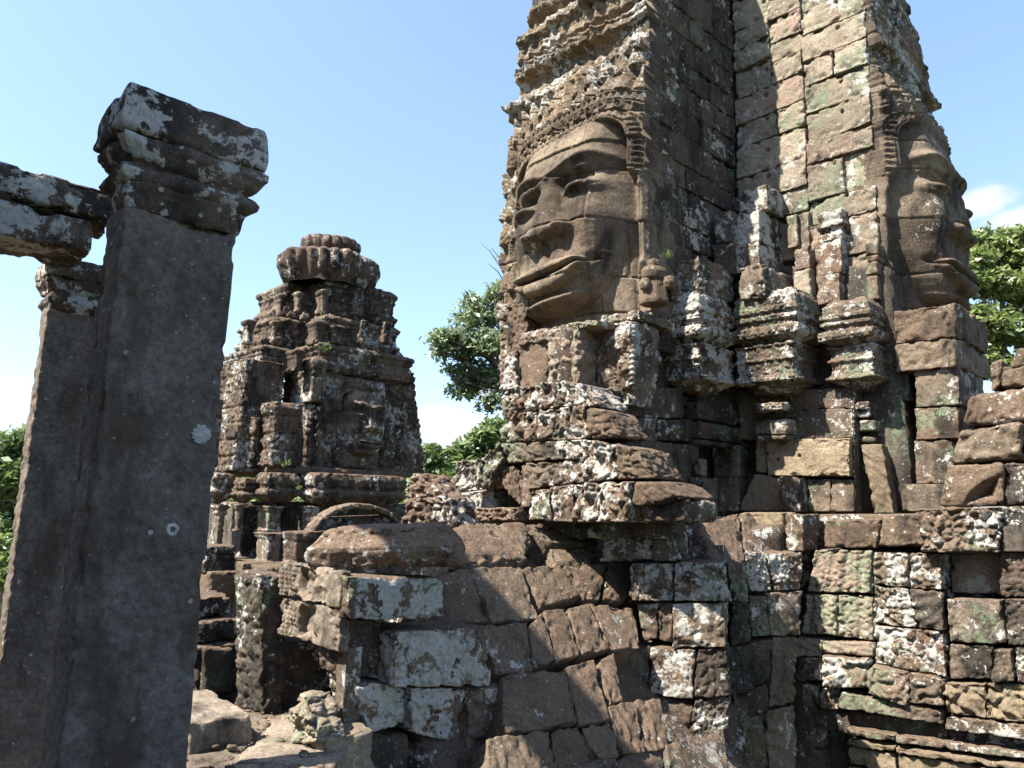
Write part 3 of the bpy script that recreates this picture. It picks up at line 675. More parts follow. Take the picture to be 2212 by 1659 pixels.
qb(mb, [(1092, 660), (1136, 650), (1140, 770), (1096, 775)], P(1120, 700, 9.7), NL, .5, cell=.018, r=.06, rough=.02, chip=.06, carve=CARV)
mb.build('side_strip', M['brown'], TOW)
# small guardian figure standing on the ledge at the corner
mb = MB()
FIG = P(1414, 660, 8.42)
def lathe(mb, c, prof, seg=26, sx=1., sy=1., hf=None):
    pr = np.array(prof); n = len(pr); th = np.linspace(0, 2*pi, seg, endpoint=False)
    r = pr[:, 1][:, None]*np.ones(seg); z = pr[:, 0][:, None]+0*th
    if hf is not None: r = r+hf(th[None, :]+0*z, z)
    v = np.stack([c[0]+sx*r*np.cos(th), c[1]+sy*r*np.sin(th), c[2]+z], -1).reshape(-1, 3)
    i = np.arange(n-1)[:, None]*seg; j = np.arange(seg)[None, :]; j2 = (j+1) % seg
    f = np.stack([i+j, i+j2, i+seg+j2, i+seg+j], -1).reshape(-1, 4)
    mb.add(v, f)
def dense(prof, n=40):
    p = np.array(prof, float); t = np.linspace(p[0, 0], p[-1, 0], n); return np.stack([t, np.interp(t, p[:, 0], p[:, 1])], 1)
lathe(mb, FIG, dense([(-.02, .0), (0, .17), (.05, .18), (.16, .16), (.27, .13), (.31, .115), (.34, .15), (.42, .16), (.48, .12), (.50, .06), (.52, .068), (.57, .06), (.59, .03), (.60, 0)], 46), 30, 1, .8, lambda th, z: .012*np.sin(7*th)*(z < .25)+.02*np.cos(2*th-1)*(z > .3))
lathe(mb, FIG+np.array([.17, -.06, .27]), dense([(-.09, 0), (-.07, .06), (0, .085), (.07, .07), (.10, 0)], 16), 18)
lathe(mb, FIG+np.array([-.13, -.08, .24]), dense([(-.09, 0), (-.06, .06), (0, .07), (.07, .05), (.09, 0)], 16), 18)
lathe(mb, FIG+np.array([.22, .02, .17]), dense([(-.12, 0), (-.10, .05), (0, .06), (.10, .05), (.12, 0)], 16), 18)
mb.build('guardian_figure', M['brown'], TOW)['label'] = 'small worn guardian figure with a pleated robe'
# chest blocks under the right face
part('shoulder_block', M['brown'], TOW, (1930, 2066, 2136, 652, 728, 8.1), (1932, 2066, 2138, 728, 792, 8.1), cell=.014, r=.05, rough=.025, chip=.06, carve=c_floral(.022, .2, 8, .6), big=.04)
part('wall_stone', M['mixed'], TOW, (1976, 2072, 2128, 792, 874, 8.15), (1976, 2071, 2112, 876, 947, 8.15), (1976, 2062, 2095, 949, 1046, 8.2), (1947, 2046, 2070, 1046, 1108, 8.25), cell=.016, r=.015, rough=.012, chip=.03, carve=c_chisel(.012, .5, .05))
part('wall_stone', M['dark'], TOW, (1920, 1960, 1995, 740, 865, 8.6), (1920, 1958, 1995, 865, 1000, 8.65), (1905, 1945, 1990, 1000, 1110, 8.8), cell=.02, r=.02, rough=.014, chip=.03)
mb = MB()
hexa(mb, vbox(PC-TL*1.9-TR*.9, TL*3.7, TR*4.5, -7.9, 1.40), cell=.2, r=.05, rough=.02)
hexa(mb, quad([(1560, 560), (1900, 560), (1960, 1110), (1560, 1110)], W0, NL, 1.6, -.32), cell=.15, r=.05, rough=.02)
hexa(mb, quad([(1290, 700), (1600, 700), (1600, 1110), (1290, 1110)], W1, NR, .3, -.42), cell=.15, r=.05, rough=.02)
hexa(mb, quad([(1100, 700), (1290, 690), (1290, 1110), (1100, 1110)], W2, NL, 1.6, -.42), cell=.15, r=.05, rough=.02)
hexa(mb, quad([(1940, 670), (2040, 670), (2035, 1110), (1940, 1110)], P(2000, 900, 8.6), NL, 1.2, -.3), cell=.15, r=.05, rough=.02)
mb.build('masonry_core', M['dark'], TOW)
# ------------------------------------------------------------------ vaulted gallery in front (roof of big brown stones, faces right-front)
GAL = thing('stone_gallery', 'low ruined gallery with a sloping roof of big brown stones, below the left face', 'gallery')
NRF = NR*cos(radians(42))+ZZ*sin(radians(42))
R0 = P(1100, 1450, 5.9)
NR1 = NR*cos(radians(55))+ZZ*sin(radians(55))
R1 = hit(1110, 1222, R0, NRF)
BRK = dict(cell=.014, rough=.013, r=.032, chip=.04)
def stones(name, mat, parent, quads, pt, n, thick=.4, rs=0, jit=.02, label=None, **kw):
    rg = np.random.RandomState(rs); mb = MB()
    for q in quads: qb(mb, q, pt, n, thick, push=rg.uniform(-jit, jit), **kw)
    o = mb.build(name, mat, parent)
    if label: o['label'] = label
    return o
PITS = c_sum(c_chisel(.006, .9, .05), c_pit(.012, .13))
# second course (under the ridge)
stones('roof_course', M['brown'], GAL, [[(944, 1230), (1014, 1227), (1058, 1341), (942, 1345)], [(1016, 1226), (1124, 1222), (1166, 1338), (1062, 1342)]] +
       [Y3(q) for q in ([(62, 352), (332, 327), (452, 540), (192, 612)], [(342, 332), (622, 327), (575, 562), (470, 562)], [(628, 330), (770, 328), (758, 572), (592, 565)])], R0, NRF, .5, 1, .014, carve=PITS, **BRK)
stones('roof_course', M['brown'], GAL, [[(1022, 1349), (1138, 1342), (1152, 1449), (1084, 1452)]] + [Y3(q) for q in ([(0, 718), (108, 700), (138, 1000), (0, 1028)], [(112, 735), (200, 640), (288, 962), (142, 1000)], [(207, 632), (350, 618), (450, 930), (284, 968)], [(362, 622), (500, 585), (640, 890), (454, 922)], [(504, 585), (798, 618), (836, 882), (644, 892)])], R0, NRF, .5, 2, .014, carve=PITS, **BRK)
stones('roof_course', M['brown'], GAL, [Y3(q) for q in ([(-60, 1042), (348, 1012), (430, 1362), (-60, 1445)], [(352, 1002), (530, 952), (640, 1350), (434, 1382)], [(560, 962), (668, 902), (730, 1232), (642, 1242)])], R0, NRF, .5, 3, .014, carve=PITS, **BRK)
stones('roof_course', M['brown'], GAL, [Y3(q) for q in ([(-160, 1460), (250, 1410), (270, 1760), (-160, 1790)], [(254, 1410), (430, 1392), (640, 1372), (700, 1580), (272, 1680)][0:2]+[(560, 1620), (275, 1680)], [(434, 1394), (636, 1352), (700, 1582), (564, 1622)], [(620, 1256), (798, 1214), (868, 1560), (722, 1582)], [(802, 1212), (962, 1202), (1018, 1545), (872, 1562)])], R0, NRF, .5, 4, .014, carve=c_sum(PITS, c_chisel(.016, .3, .05)), **BRK)
stones('roof_course', M['dark'], GAL, [[(1020, 1660), (1120, 1655), (1125, 1780), (1020, 1790)], [(1124, 1652), (1330, 1640), (1340, 1760), (1130, 1780)], [(1334, 1636), (1430, 1600), (1450, 1740), (1344, 1760)], [(1432, 1600), (1560, 1574), (1580, 1720), (1452, 1740)]], R0, NRF, .5, 5, .03, **BRK)
# ridge stones
mb = MB()
qb(mb, Y2([(-10, 1215), (330, 1188), (690, 1462), (110, 1490)]), R1, NR1, .45, cell=.014, r=.06, rough=.025, chip=.06, big=.04, carve=PITS, push=.02); mb.build('ridge_stone', M['brown'], GAL)
mb = MB()
qb(mb, Y2([(345, 1186), (640, 1180), (700, 1300), (640, 1420)]), R1, NR1, .45, cell=.014, r=.06, rough=.025, chip=.06, big=.04, carve=PITS, push=.015)
mb.build('ridge_stone', M['brown'], GAL); mb = MB()
qb(mb, Y2([(648, 1180), (1120, 1188), (1184, 1335), (820, 1330)]), R1, NR1, .42, cell=.014, r=.06, rough=.025, chip=.08, big=.04, carve=PITS)
mb.build('ridge_stone', M['brown'], GAL); mb = MB()
qb(mb, Y2([(830, 1335), (1184, 1340), (1160, 1462), (880, 1462)]), R1, NR1, .42, cell=.014, r=.06, rough=.02, chip=.08, push=-.05)
mb.build('ridge_stone', M['brown'], GAL)
LP = P(1400, 1170, 7.15)   # plane NL of the carved upright stones on the roof
mb = MB(); qb(mb, Y2([(1196, 1186), (1528, 1168), (1528, 1462), (1196, 1462)]), LP, NL, .4, cell=.012, r=.03, rough=.015, chip=.05, carve=c_floral(.05, .12, 15)); mb.build('carved_block', M['carved'], GAL)
mb = MB(); qb(mb, Y2([(1532, 1172), (1668, 1186), (1700, 1462), (1532, 1462)]), LP, NL, .3, push=-.06, cell=.014, r=.03, rough=.015, chip=.04); mb.build('carved_block', M['mixed'], GAL)
mb = MB(); qb(mb, Y2([(1676, 1190), (1860, 1200), (1930, 1462), (1700, 1462)]), P(1480, 1170, 7.5), NR, .3, cell=.014, r=.08, rough=.015, chip=.06); mb.build('carved_block', M['capital'], GAL)
mb = MB()
for q in ([(1505, 1112), (1600, 1106), (1610, 1216), (1540, 1216)], [(1602, 1106), (1700, 1106), (1698, 1190), (1612, 1212)]):
    qb(mb, q, P(1600, 1160, 7.9), NRF, .6, cell=.015, r=.07, rough=.02, chip=.05, big=.03, carve=CHIS)
mb.build('roof_course', M['brown'], GAL)
# carved white stones of the wall below (upright part at the inner end)
U0 = P(1450, 1300, 7.1)
def ustones(name, mat, quads, push=0., carve=None, n=NR*.45+NL*.89, pt=None, **kw):
    k = dict(cell=.013, r=.025, rough=.014, chip=.04); k.update(kw); mb = MB()
    for q in quads: qb(mb, Y3(q), U0 if pt is None else pt, n/np.linalg.norm(n), .45, push=push, carve=carve, **k)
    return mb.build(name, mat, GAL)
ustones('carved_block', M['carved'], [[(772, 332), (1045, 330), (1048, 574), (768, 574)]], .02, c_floral(.045, .10, 17))
CBK = ustones('carved_block', M['carved'], [[(1050, 322), (1380, 318), (1425, 580), (1052, 576)]], .04, c_floral(.03, .12, 19))
mb = MB(); qb(mb, Y3([(1070, 430), (1150, 370), (1245, 440), (1235, 475)]), U0, (NR*.45+NL*.89)/np.linalg.norm(NR*.45+NL*.89), .2, push=.12, cell=.012, r=.05, rough=.02, chip=.03); mb.build('carved_boss', M['capital'], CBK)
ustones('carved_block', M['mixed'], [[(1384, 320), (1500, 340), (1520, 592), (1430, 582)]], .0, CARV)
ustones('carved_block', M['mixed'], [[(802, 602), (942, 592), (944, 832), (848, 842)], [(948, 592), (1036, 592), (1036, 862), (948, 834)]], -.04, CHIS)
ustones('carved_block', M['carved'], [[(1040, 590), (1392, 585), (1388, 872), (1040, 884)]], .05, c_sum(c_floral(.012, .12, 33), c_chisel(.012, 0, .09)))
ustones('carved_block', M['mixed'], [[(672, 904), (884, 874), (892, 1182), (732, 1204)]], -.03, c_floral(.012, .07, 34))
ustones('carved_block', M['carved'], [[(894, 870), (1196, 888), (1172, 1212), (892, 1182)]], .03, c_floral(.010, .06, 35))
ustones('carved_block', M['dark'], [[(1200, 888), (1392, 880), (1420, 1185), (1178, 1212)]], .03, c_floral(.02, .10, 36))
ustones('carved_block', M['brown'], [[(964, 1206), (1178, 1252), (1130, 1500), (1022, 1545)]], .0, c_chisel(.02, .3, .05))
ustones('carved_block', M['dark'], [[(1182, 1216), (1412, 1190), (1400, 1400), (1132, 1502)]], .0, CARVF)
# tall dark stones closing the inner corner
C0 = P(1650, 1400, 7.75)
CK = dict(pt=C0, n=NR*.85+NL*.5)
ustones('corner_stone', M['mixed'], [[(1490, 258), (1640, 262), (1700, 515), (1540, 520)], [(1644, 260), (1885, 262), (1880, 500), (1704, 515)]], 0, CARVF, **CK)
ustones('corner_stone', M['mixed'], [[(1532, 545), (1640, 545), (1668, 800), (1550, 808)], [(1644, 525), (1880, 508), (1866, 800), (1672, 805)]], .02, CHIS, **CK)
ustones('corner_stone', M['dark'], [[(1424, 590), (1528, 592), (1546, 850), (1400, 872)], [(1396, 880), (1690, 815), (1660, 1100), (1425, 1215)]], .03, CARVF, **CK)
ustones('corner_stone', M['mixed'], [[(1694, 812), (1852, 810), (1838, 1240), (1664, 1270)], [(1440, 1215), (1660, 1110), (1660, 1290), (1410, 1400)]], 0, CHIS, **CK)
ustones('corner_stone', M['mixed'], [[(1120, 1512), (1400, 1410), (1400, 1700), (1120, 1720)], [(1404, 1410), (1660, 1300), (1830, 1260), (1830, 1700)][0:2]+[(1680, 1700), (1404, 1700)], [(1664, 1290), (1850, 1250), (1870, 1700), (1684, 1700)]], -.05, c_chisel(.03, 1.45, .10), **CK)
mb = MB()
hexa(mb, quad([(900, 1240), (1600, 1225), (1700, 1800), (1000, 1800)], R0, NRF, .5, -.30), cell=.15, r=.05, rough=.01)
hexa(mb, quad([(1220, 1200), (1560, 1180), (1560, 1760), (1300, 1760)], U0, (NR*.45+NL*.89)/np.linalg.norm(NR*.45+NL*.89), .4, -.42), cell=.15, r=.05, rough=.01)
hexa(mb, quad([(1500, 1180), (1740, 1130), (1740, 1800), (1500, 1800)], C0, (NR*.85+NL*.5)/np.linalg.norm(NR*.85+NL*.5), .4, -.30), cell=.15, r=.05, rough=.01)
hexa(mb, quad([(1045, 1122), (1500, 1110), (1560, 1240), (960, 1240)], R1, NR1, .5, -.30), cell=.15, r=.03, rough=.01)
mb.build('masonry_core', M['dark'], GAL)
# gable end: lintel, carved arch end, door posts
LY = 5.0
G0 = P(744, 1290, 4.95)
def gb(name, mat, px, push=0., thick=.4, label=None, **kw):
    k = dict(cell=.010, r=.035, rough=.014, chip=.05); k.update(kw); mb = MB(); qb(mb, px, G0, NR, thick, push=push, **k)
    o = mb.build(name, mat, GAL)
    if label: o['label'] = label
    return o
gb('lintel', M['carved'], [(742, 1243), (950, 1246), (948, 1335), (742, 1338)], .06, .34, carve=c_floral(.008, .07, 41), label='long lintel stone with a broad white lichen patch')
def beads(u0, hole, dep):
    def f(u, h, face):
        uu = u if face == 0 else u*0+9
        st = (uu < u0)*(.011*np.cos(uu*2*pi/.055)+.005*np.cos(h*2*pi/.034)*(np.cos(uu*2*pi/.055) > 0))
        return st-dep*np.clip(1.4*(1-((uu-hole[0])/hole[2])**2-((h-hole[1])/hole[3])**2), 0, 1)*(face == 0)+.02*perlin(np.stack([u*9, h*9, u*0+face], 1))*(uu > u0)
    return f
part('arch_end', M['floor'], GAL, (602, 736, 758, 1233, 1316, 4.96), cell=.009, r=.03, rough=.02, chip=.06, carve=beads(.24, (.40, .14, .12, .14), .15), label='sunlit broken end of the arch with a beaded border')
part('arch_end', M['floor'], GAL, (604, 734, 758, 1318, 1410, 4.98), cell=.009, r=.03, rough=.02, chip=.06, carve=beads(.24, (.38, .12, .13, .2), .2))
part('ceiling_slab', M['dark'], GAL, (560, 736, 850, 1300, 1345, 5.3), cell=.04, r=.02, rough=.01)
gb('wall_block', M['dark'], [(752, 1342), (846, 1346), (842, 1474), (752, 1470)], -.12, .3, carve=CARVF)
gb('wall_block', M['carved'], [(840, 1362), (1046, 1352), (1050, 1480), (842, 1482)], .06, .5, carve=c_floral(.022, .10, 43, .7))
gb('wall_block', M['carved'], [(764, 1474), (876, 1480), (882, 1566), (800, 1588)], -.02, .4, carve=c_floral(.02, .10, 44, .7))
gb('wall_block', M['carved'], [(880, 1484), (1000, 1484), (990, 1604), (884, 1582)], .03, .5, carve=c_floral(.025, .12, 45, .8))
gb('wall_block', M['carved'], [(1002, 1484), (1104, 1476), (1100, 1598), (992, 1612)], .08, .5, carve=c_floral(.035, .16, 46, .8))
gb('wall_block', M['dark'], [(804, 1592), (896, 1590), (896, 1760), (804, 1760)], -.05, .5)
gb('wall_block', M['dark'], [(900, 1606), (1000, 1620), (1000, 1780), (900, 1770)], .0, .5)
gb('wall_block', M['mixed'], [(1004, 1622), (1110, 1610), (1112, 1780), (1004, 1790)], .02, .5)
part('door_post', M['mixed'], GAL, (721, 742, 778, 1400, 1632, 5.05), cell=.014, r=.008, rough=.004, chip=.01)
part('door_sill', M['pale'], GAL, (628, 700, 812, 1596, 1700, 4.75), cell=.016, r=.03, rough=.012, chip=.04)
part('carved_jamb', M['carved'], GAL, (529, 553, 610, 1298, 1440, 6.6), cell=.012, r=.04, rough=.02, chip=.05, carve=c_floral(.05, .10, 47))
part('carved_jamb', M['brown'], GAL, (512, 532, 575, 1415, 1442, 6.5), cell=.012, r=.05, rough=.02, chip=.05)
part('carved_jamb', M['pale'], GAL, (541, 556, 610, 1443, 1600, 6.55), cell=.012, r=.03, rough=.02, chip=.05, carve=c_floral(.03, .12, 48))
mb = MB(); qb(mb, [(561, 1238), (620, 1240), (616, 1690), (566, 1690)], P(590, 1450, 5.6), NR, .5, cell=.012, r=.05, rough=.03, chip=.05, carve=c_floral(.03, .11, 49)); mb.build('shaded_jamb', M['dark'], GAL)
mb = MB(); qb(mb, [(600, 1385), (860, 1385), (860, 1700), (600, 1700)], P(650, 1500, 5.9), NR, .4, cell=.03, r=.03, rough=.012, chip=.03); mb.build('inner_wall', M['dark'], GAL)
BIG = MB()
c = quad([(662, 1150), (990, 1136), (1000, 1226), (655, 1226)], P(700, 1200, 5.2), (NR*.75+NL*.65)/np.linalg.norm(NR*.75+NL*.65), .75)
hexa(BIG, c, cell=.013, r=.07, rough=.03, chip=.09, big=.06, profile=[(0, 0), (.45, .0), (.47, -.012), (.5, 0), (1, -.12)], carve=PITS)
o = tag(BIG.build('roof_boulder', M['brown']), 'huge rounded brown stone lying on the lintel over the gallery doorway', 'stone block')
# ------------------------------------------------------------------ stack of carved pediment stones on the roof
PED = thing('pediment_stack', 'stepped stack of lichen white carved stones on the gallery roof, under the left face', 'carved stones')
Q0 = P(1200, 1000, 7.45)
def ped(name, mat, quads, carve, push=0., thick=.55, **kw):
    k = dict(cell=.012, r=.035, rough=.018, chip=.05); k.update(kw)
    for q in quads:
        mb = MB(); qb(mb, Y2(q), Q0, NL, thick, push=push, carve=carve, **k); mb.build(name, mat, PED)
FL = c_sum(c_floral(.07, .17, 51, .6), c_floral(.025, .065, 52, .7))
ped('carved_stone', M['carved'], [[(490, 212), (600, 196), (604, 600), (486, 606)], [(606, 196), (690, 186), (690, 382), (604, 388)], [(694, 186), (884, 152), (900, 345), (694, 380)]], FL)
ped('carved_stone', M['carved'], [[(884, 150), (1040, 178), (1166, 345), (896, 352)]], FL, .02, r=.07)
ped('carved_stone', M['carved'], [[(604, 390), (690, 384), (688, 602), (604, 602)], [(694, 384), (1078, 332), (1092, 580), (692, 602)]], FL, .03)
ped('brown_stone', M['brown'], [[(1080, 340), (1230, 368), (1335, 565), (1094, 582)]], c_floral(.02, .08, 53), .02, r=.09, big=.03)
ped('carved_stone', M['mixed'], [[(474, 612), (882, 596), (950, 726), (540, 756)]], c_floral(.02, .2, 54), .03)
ped('carved_stone', M['carved'], [[(886, 592), (1082, 584), (1088, 726), (942, 726)], [(1088, 586), (1290, 610), (1310, 870), (1102, 892)]], FL, .05)
ped('brown_stone', M['brown'], [[(1294, 612), (1470, 650), (1586, 866), (1314, 872)]], c_floral(.03, .09, 55), .03, r=.06)
ped('carved_stone', M['carved'], [[(184, 740), (352, 712), (370, 946), (126, 970)], [(354, 712), (474, 612), (500, 760), (400, 945)]], FL, .06)
ped('brown_stone', M['brown'], [[(404, 860), (500, 764), (600, 800), (600, 1070)], ], c_floral(.03, .15, 56), -.02, r=.08)
ped('carved_stone', M['mixed'], [[(596, 768), (668, 762), (692, 1072), (604, 1072)]], CHIS, .0)
ped('carved_stone', M['mixed'], [[(672, 752), (1082, 730), (1098, 893), (694, 944)]], c_floral(.03, .13, 57), .05)
ped('carved_stone', M['carved'], [[(110, 974), (370, 950), (380, 1180), (128, 1206)]], FL, .08)
ped('pedestal', M['brown'], [[(336, 1080), (622, 1072), (640, 1166), (330, 1172)]], c_floral(.04, .07, 58), .14)
ped('carved_stone', M['mixed'], [[(704, 962), (850, 930), (872, 1176), (702, 1166)], [(854, 926), (1030, 908), (1030, 1180), (874, 1176)]], c_floral(.02, .1, 59), .07)
ped('carved_stone', M['carved'], [[(1034, 906), (1230, 890), (1226, 1182), (1034, 1180)]], FL, .08)
ped('brown_stone', M['carved'], [[(1234, 890), (1440, 886), (1420, 1182), (1230, 1182)]], c_floral(.05, .16, 60), .08, r=.05)
ped('brown_stone', M['brown'], [[(1430, 888), (1640, 890), (1780, 1010), (1400, 1090)]], CHIS, .05, thick=.7, r=.10, big=.03)
ped('brown_stone', M['mixed'], [[(1400, 1060), (1790, 1010), (1765, 1182), (1480, 1182)]], None, -.06, thick=.6, r=.08)
mb = MB(); hexa(mb, quad(Y2([(560, 260), (1000, 230), (1520, 1310), (180, 1310)]), Q0, NL, .5, -.3), cell=.1, r=.05, rough=.02); mb.build('backing_stone', M['dark'], PED)
# broken antefix beside it
ANT = MB()
A0 = P(925, 1080, 7.7)
qb(ANT, [(884, 1022), (918, 1024), (975, 1085), (872, 1090)], A0, NL, .3, cell=.012, r=.07, rough=.03, chip=.08, carve=c_floral(.05, .15, 61), big=.04)
qb(ANT, [(872, 1078), (976, 1074), (985, 1142), (866, 1142)], A0, NL, .35, push=.02, cell=.012, r=.05, rough=.03, chip=.08, carve=c_floral(.05, .14, 62))
tag(ANT.build('broken_antefix', M['carved']), 'pale fin shaped broken carved stone leaning beside the pediment stack', 'carved stone')
# ------------------------------------------------------------------ carved wall at the right (faces left-front, sunlit)
RW = thing('carved_wall', 'sunlit wall of carved stones with a false window, at the lower right under the tower', 'wall')
V0 = P(1722, 1350, 8.15)
def rw(name, mat, quads, carve=None, push=0., thick=.45, **kw):
    k = dict(cell=.013, r=.022, rough=.012, chip=.04); k.update(kw)
    mb = MB()
    for q in quads: qb(mb, Y4(q), V0, NL, thick, push=push, carve=carve, **k)
    return mb.build(name, mat, RW)
PAN = lambda u, h, f: .016*np.cos(u*42)*(np.abs(np.cos(u*10.5)) > .3)
rw('ledge_stone', M['brown'], [[(488, 196), (828, 186), (792, 366), (488, 362)], [(834, 180), (1180, 132), (1062, 352), (798, 356)]], c_sum(CHIS, lambda u, h, f: -.09*(np.hypot((u-.62)*.7, h-.23) < .03)), .05, r=.06)
rw('ledge_stone', M['ochre'], [[(-20, 152), (236, 150), (268, 372), (-20, 372)]], CHIS, .02, r=.05)
rw('ledge_stone', M['mixed'], [[(272, 162), (380, 160), (380, 380), (278, 380)]], c_chisel(.014, .7, .04), .10)
rw('carved_stone', M['carved'], [[(1060, 132), (1534, 122), (1534, 384), (1068, 384)]], c_floral(.05, .10, 71), .16)
rw('wall_stone', M['dark'], [[(1538, 130), (1760, 132), (1760, 384), (1538, 384)]], None, .10)
rw('carved_stone', M['pale'], [[(430, 372), (768, 376), (762, 630), (380, 622)]], c_sum(PAN, c_floral(.02, .07, 72)), .02)
rw('carved_stone', M['carved'], [[(772, 378), (990, 390), (985, 600), (776, 572)], [(994, 388), (1178, 398), (1180, 604), (990, 602)]], c_sum(PAN, c_floral(.03, .09, 73)), .03)
rw('niche_stone', M['pale'], [[(1184, 392), (1510, 392), (1502, 648), (1190, 642)]], None, -.24, thick=.25, r=.01, rough=.006)
rw('wall_stone', M['dark'], [[(1522, 388), (1760, 392), (1760, 655), (1522, 652)], [(1545, 658), (1760, 660), (1760, 935), (1570, 930)], [(1600, 940), (1760, 940), (1760, 1150), (1625, 1150)]], CARVF, .05)
rw('carved_stone', M['pale'], [[(374, 636), (560, 640), (560, 880), (345, 866)], [(564, 640), (774, 642), (776, 908), (564, 884)]], c_sum(PAN, c_floral(.022, .07, 74)), .0)
rw('carved_stone', M['carved'], [[(780, 580), (984, 602), (1030, 832), (780, 808)]], c_floral(.03, .08, 75), .03)
rw('carved_stone', M['dark'], [[(988, 604), (1186, 612), (1192, 850), (1036, 834)]], c_chisel(.03, 2.2, .07), .04)
o = rw('carved_stone', M['pale'], [[(1204, 662), (1518, 670), (1560, 930), (1226, 918)]], c_sum(c_chisel(.012, .25, .035), c_floral(.008, .05, 76)), .02)
rw('carved_stone', M['pale'], [[(322, 884), (474, 900), (470, 1000), (318, 1000)], [(480, 906), (780, 914), (778, 1000), (480, 985)]], c_chisel(.02, 1.5, .05), .04)
rw('carved_stone', M['carved'], [[(786, 816), (1190, 856), (1202, 1122), (786, 1040)]], c_floral(.03, .09, 77), .03)
rw('carved_stone', M['mixed'], [[(1212, 932), (1476, 938), (1470, 1138), (1216, 1134)]], c_sum(c_chisel(.02, .4, .05), c_floral(.012, .08, 78)), .0)
rw('carved_stone', M['brown'], [[(1480, 950), (1590, 960), (1612, 1150), (1476, 1148)]], c_floral(.02, .08, 79), .08)
rw('leaf_boss', M['mixed'], [[(318, 1006), (470, 1004), (478, 1140), (318, 1140)]], c_floral(.03, .12, 80), .05, r=.06)
rw('leaf_boss', M['carved'], [[(476, 988), (764, 1004), (770, 1180), (480, 1180)]], c_floral(.05, .20, 81), .10, r=.07)
rw('leaf_boss', M['carved'], [[(768, 1040), (1000, 1082), (996, 1295), (752, 1210)]], c_floral(.05, .20, 82), .12, r=.08)
rw('leaf_boss', M['mixed'], [[(1004, 1092), (1194, 1122), (1192, 1290), (1000, 1270)]], c_floral(.04, .15, 83), .09, r=.06)
rw('arch_stone', M['ochre'], [[(1202, 1152), (1440, 1158), (1440, 1362), (1204, 1336)], [(1444, 1158), (1760, 1166), (1760, 1400), (1444, 1364)]], c_floral(.045, .13, 84), .04)
rw('wall_stone', M['carved'], [[(330, 1164), (440, 1168), (440, 1310), (338, 1296)], [(444, 1184), (572, 1180), (560, 1330), (444, 1316)]], c_floral(.03, .12, 85), -.03)
rw('frieze', M['mixed'], [[(574, 1196), (760, 1220), (1182, 1312), (1182, 1400)][0:1]+[(1182, 1316), (1182, 1396), (574, 1300)], [(1202, 1346), (1760, 1410), (1760, 1500), (1204, 1424)]], c_floral(.012, .07, 86), .06)
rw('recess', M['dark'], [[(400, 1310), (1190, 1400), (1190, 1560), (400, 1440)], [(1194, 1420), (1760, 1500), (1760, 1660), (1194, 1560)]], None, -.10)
for (ya, yb, za, zb_, kind) in ((1415, 1462, 1560, 1610, 'b'), (1482, 1520, 1636, 1680, 't'), (1530, 1640, 1690, 1800, 'f'), (1650, 1700, 1815, 1870, 't'), (1710, 1900, 1880, 2080, 'f')):
    fn = (lambda u, h, f: .03*np.abs(np.sin(u*22))-.02) if kind == 'b' else None
    rw('moulding', M['ochre'] if kind != 'b' else M['mixed'], [[(622, ya), (905, ya+(za-ya)*.30), (905, yb+(zb_-yb)*.30), (622, yb)], [(909, ya+(za-ya)*.30), (1770, za+10), (1770, zb_+10), (909, yb+(zb_-yb)*.30)]], fn, {'b': .04, 't': .05, 'f': .0}[kind], r=.035 if kind != 'f' else .015)
part('moulding', M['mixed'], RW, (1748, 1776, 1790, 1578, 1620, 8.0), (1752, 1774, 1788, 1624, 1700, 8.0), cell=.015, r=.04, rough=.012, chip=.03)
mb = MB(); hexa(mb, quad(Y4([(300, 160), (1790, 150), (1790, 2000), (300, 2000)]), V0, NL, .6, -.40), cell=.15, r=.03, rough=.01); mb.build('masonry_core', M['dark'], RW)
# ------------------------------------------------------------------ broken vault end at the right edge
VE = thing('broken_vault', 'stepped broken end of a reddish brown stone vault at the right edge', 'ruined vault')
E0 = P(2120, 950, 7.5)
def ve(name, mat, q, push=0., **kw):
    k = dict(cell=.014, r=.06, rough=.022, chip=.06, big=.035, carve=c_chisel(.012, .1, .05)); k.update(kw)
    mb = MB(); qb(mb, ZH(q), E0, NL, .8, push=push, **k); mb.build(name, mat, VE)
ve('vault_stone', M['brown'], [(1345, 290), (1560, 280), (1560, 452), (1290, 462)], -.25, r=.09)
ve('vault_stone', M['brown'], [(1134, 430), (1262, 392), (1240, 632), (1158, 690)], -.12, r=.08)
ve('vault_stone', M['brown'], [(1256, 466), (1560, 455), (1560, 620), (1240, 636)], -.12)
ve('vault_stone', M['brown'], [(1010, 700), (1560, 636), (1560, 905), (958, 972)], .0, r=.09)
ve('vault_stone', M['brown'], [(928, 1004), (1438, 918), (1438, 1232), (878, 1268)], .08, r=.09, carve=c_sum(c_chisel(.03, 1.50, .11), c_chisel(.012, .1, .05)))
ve('vault_stone', M['mixed'], [(1442, 918), (1600, 900), (1600, 1232), (1442, 1234)], -.05)
ve('vault_stone', M['brown'], [(852, 1282), (1300, 1262), (1296, 1604), (800, 1612)], .14, r=.08, carve=lambda u, h, f: -.28*np.clip(1.2*(1-((u-.62)/.42)**2-((h+.02)/.34)**2), 0, 1))
ve('vault_stone', M['dark'], [(1304, 1262), (1600, 1262), (1600, 1610), (1300, 1610)], .06)
ve('backing_stone', M['dark'], [(1180, 480), (1600, 480), (1600, 1600), (900, 1600)], -.35, cell=.1)

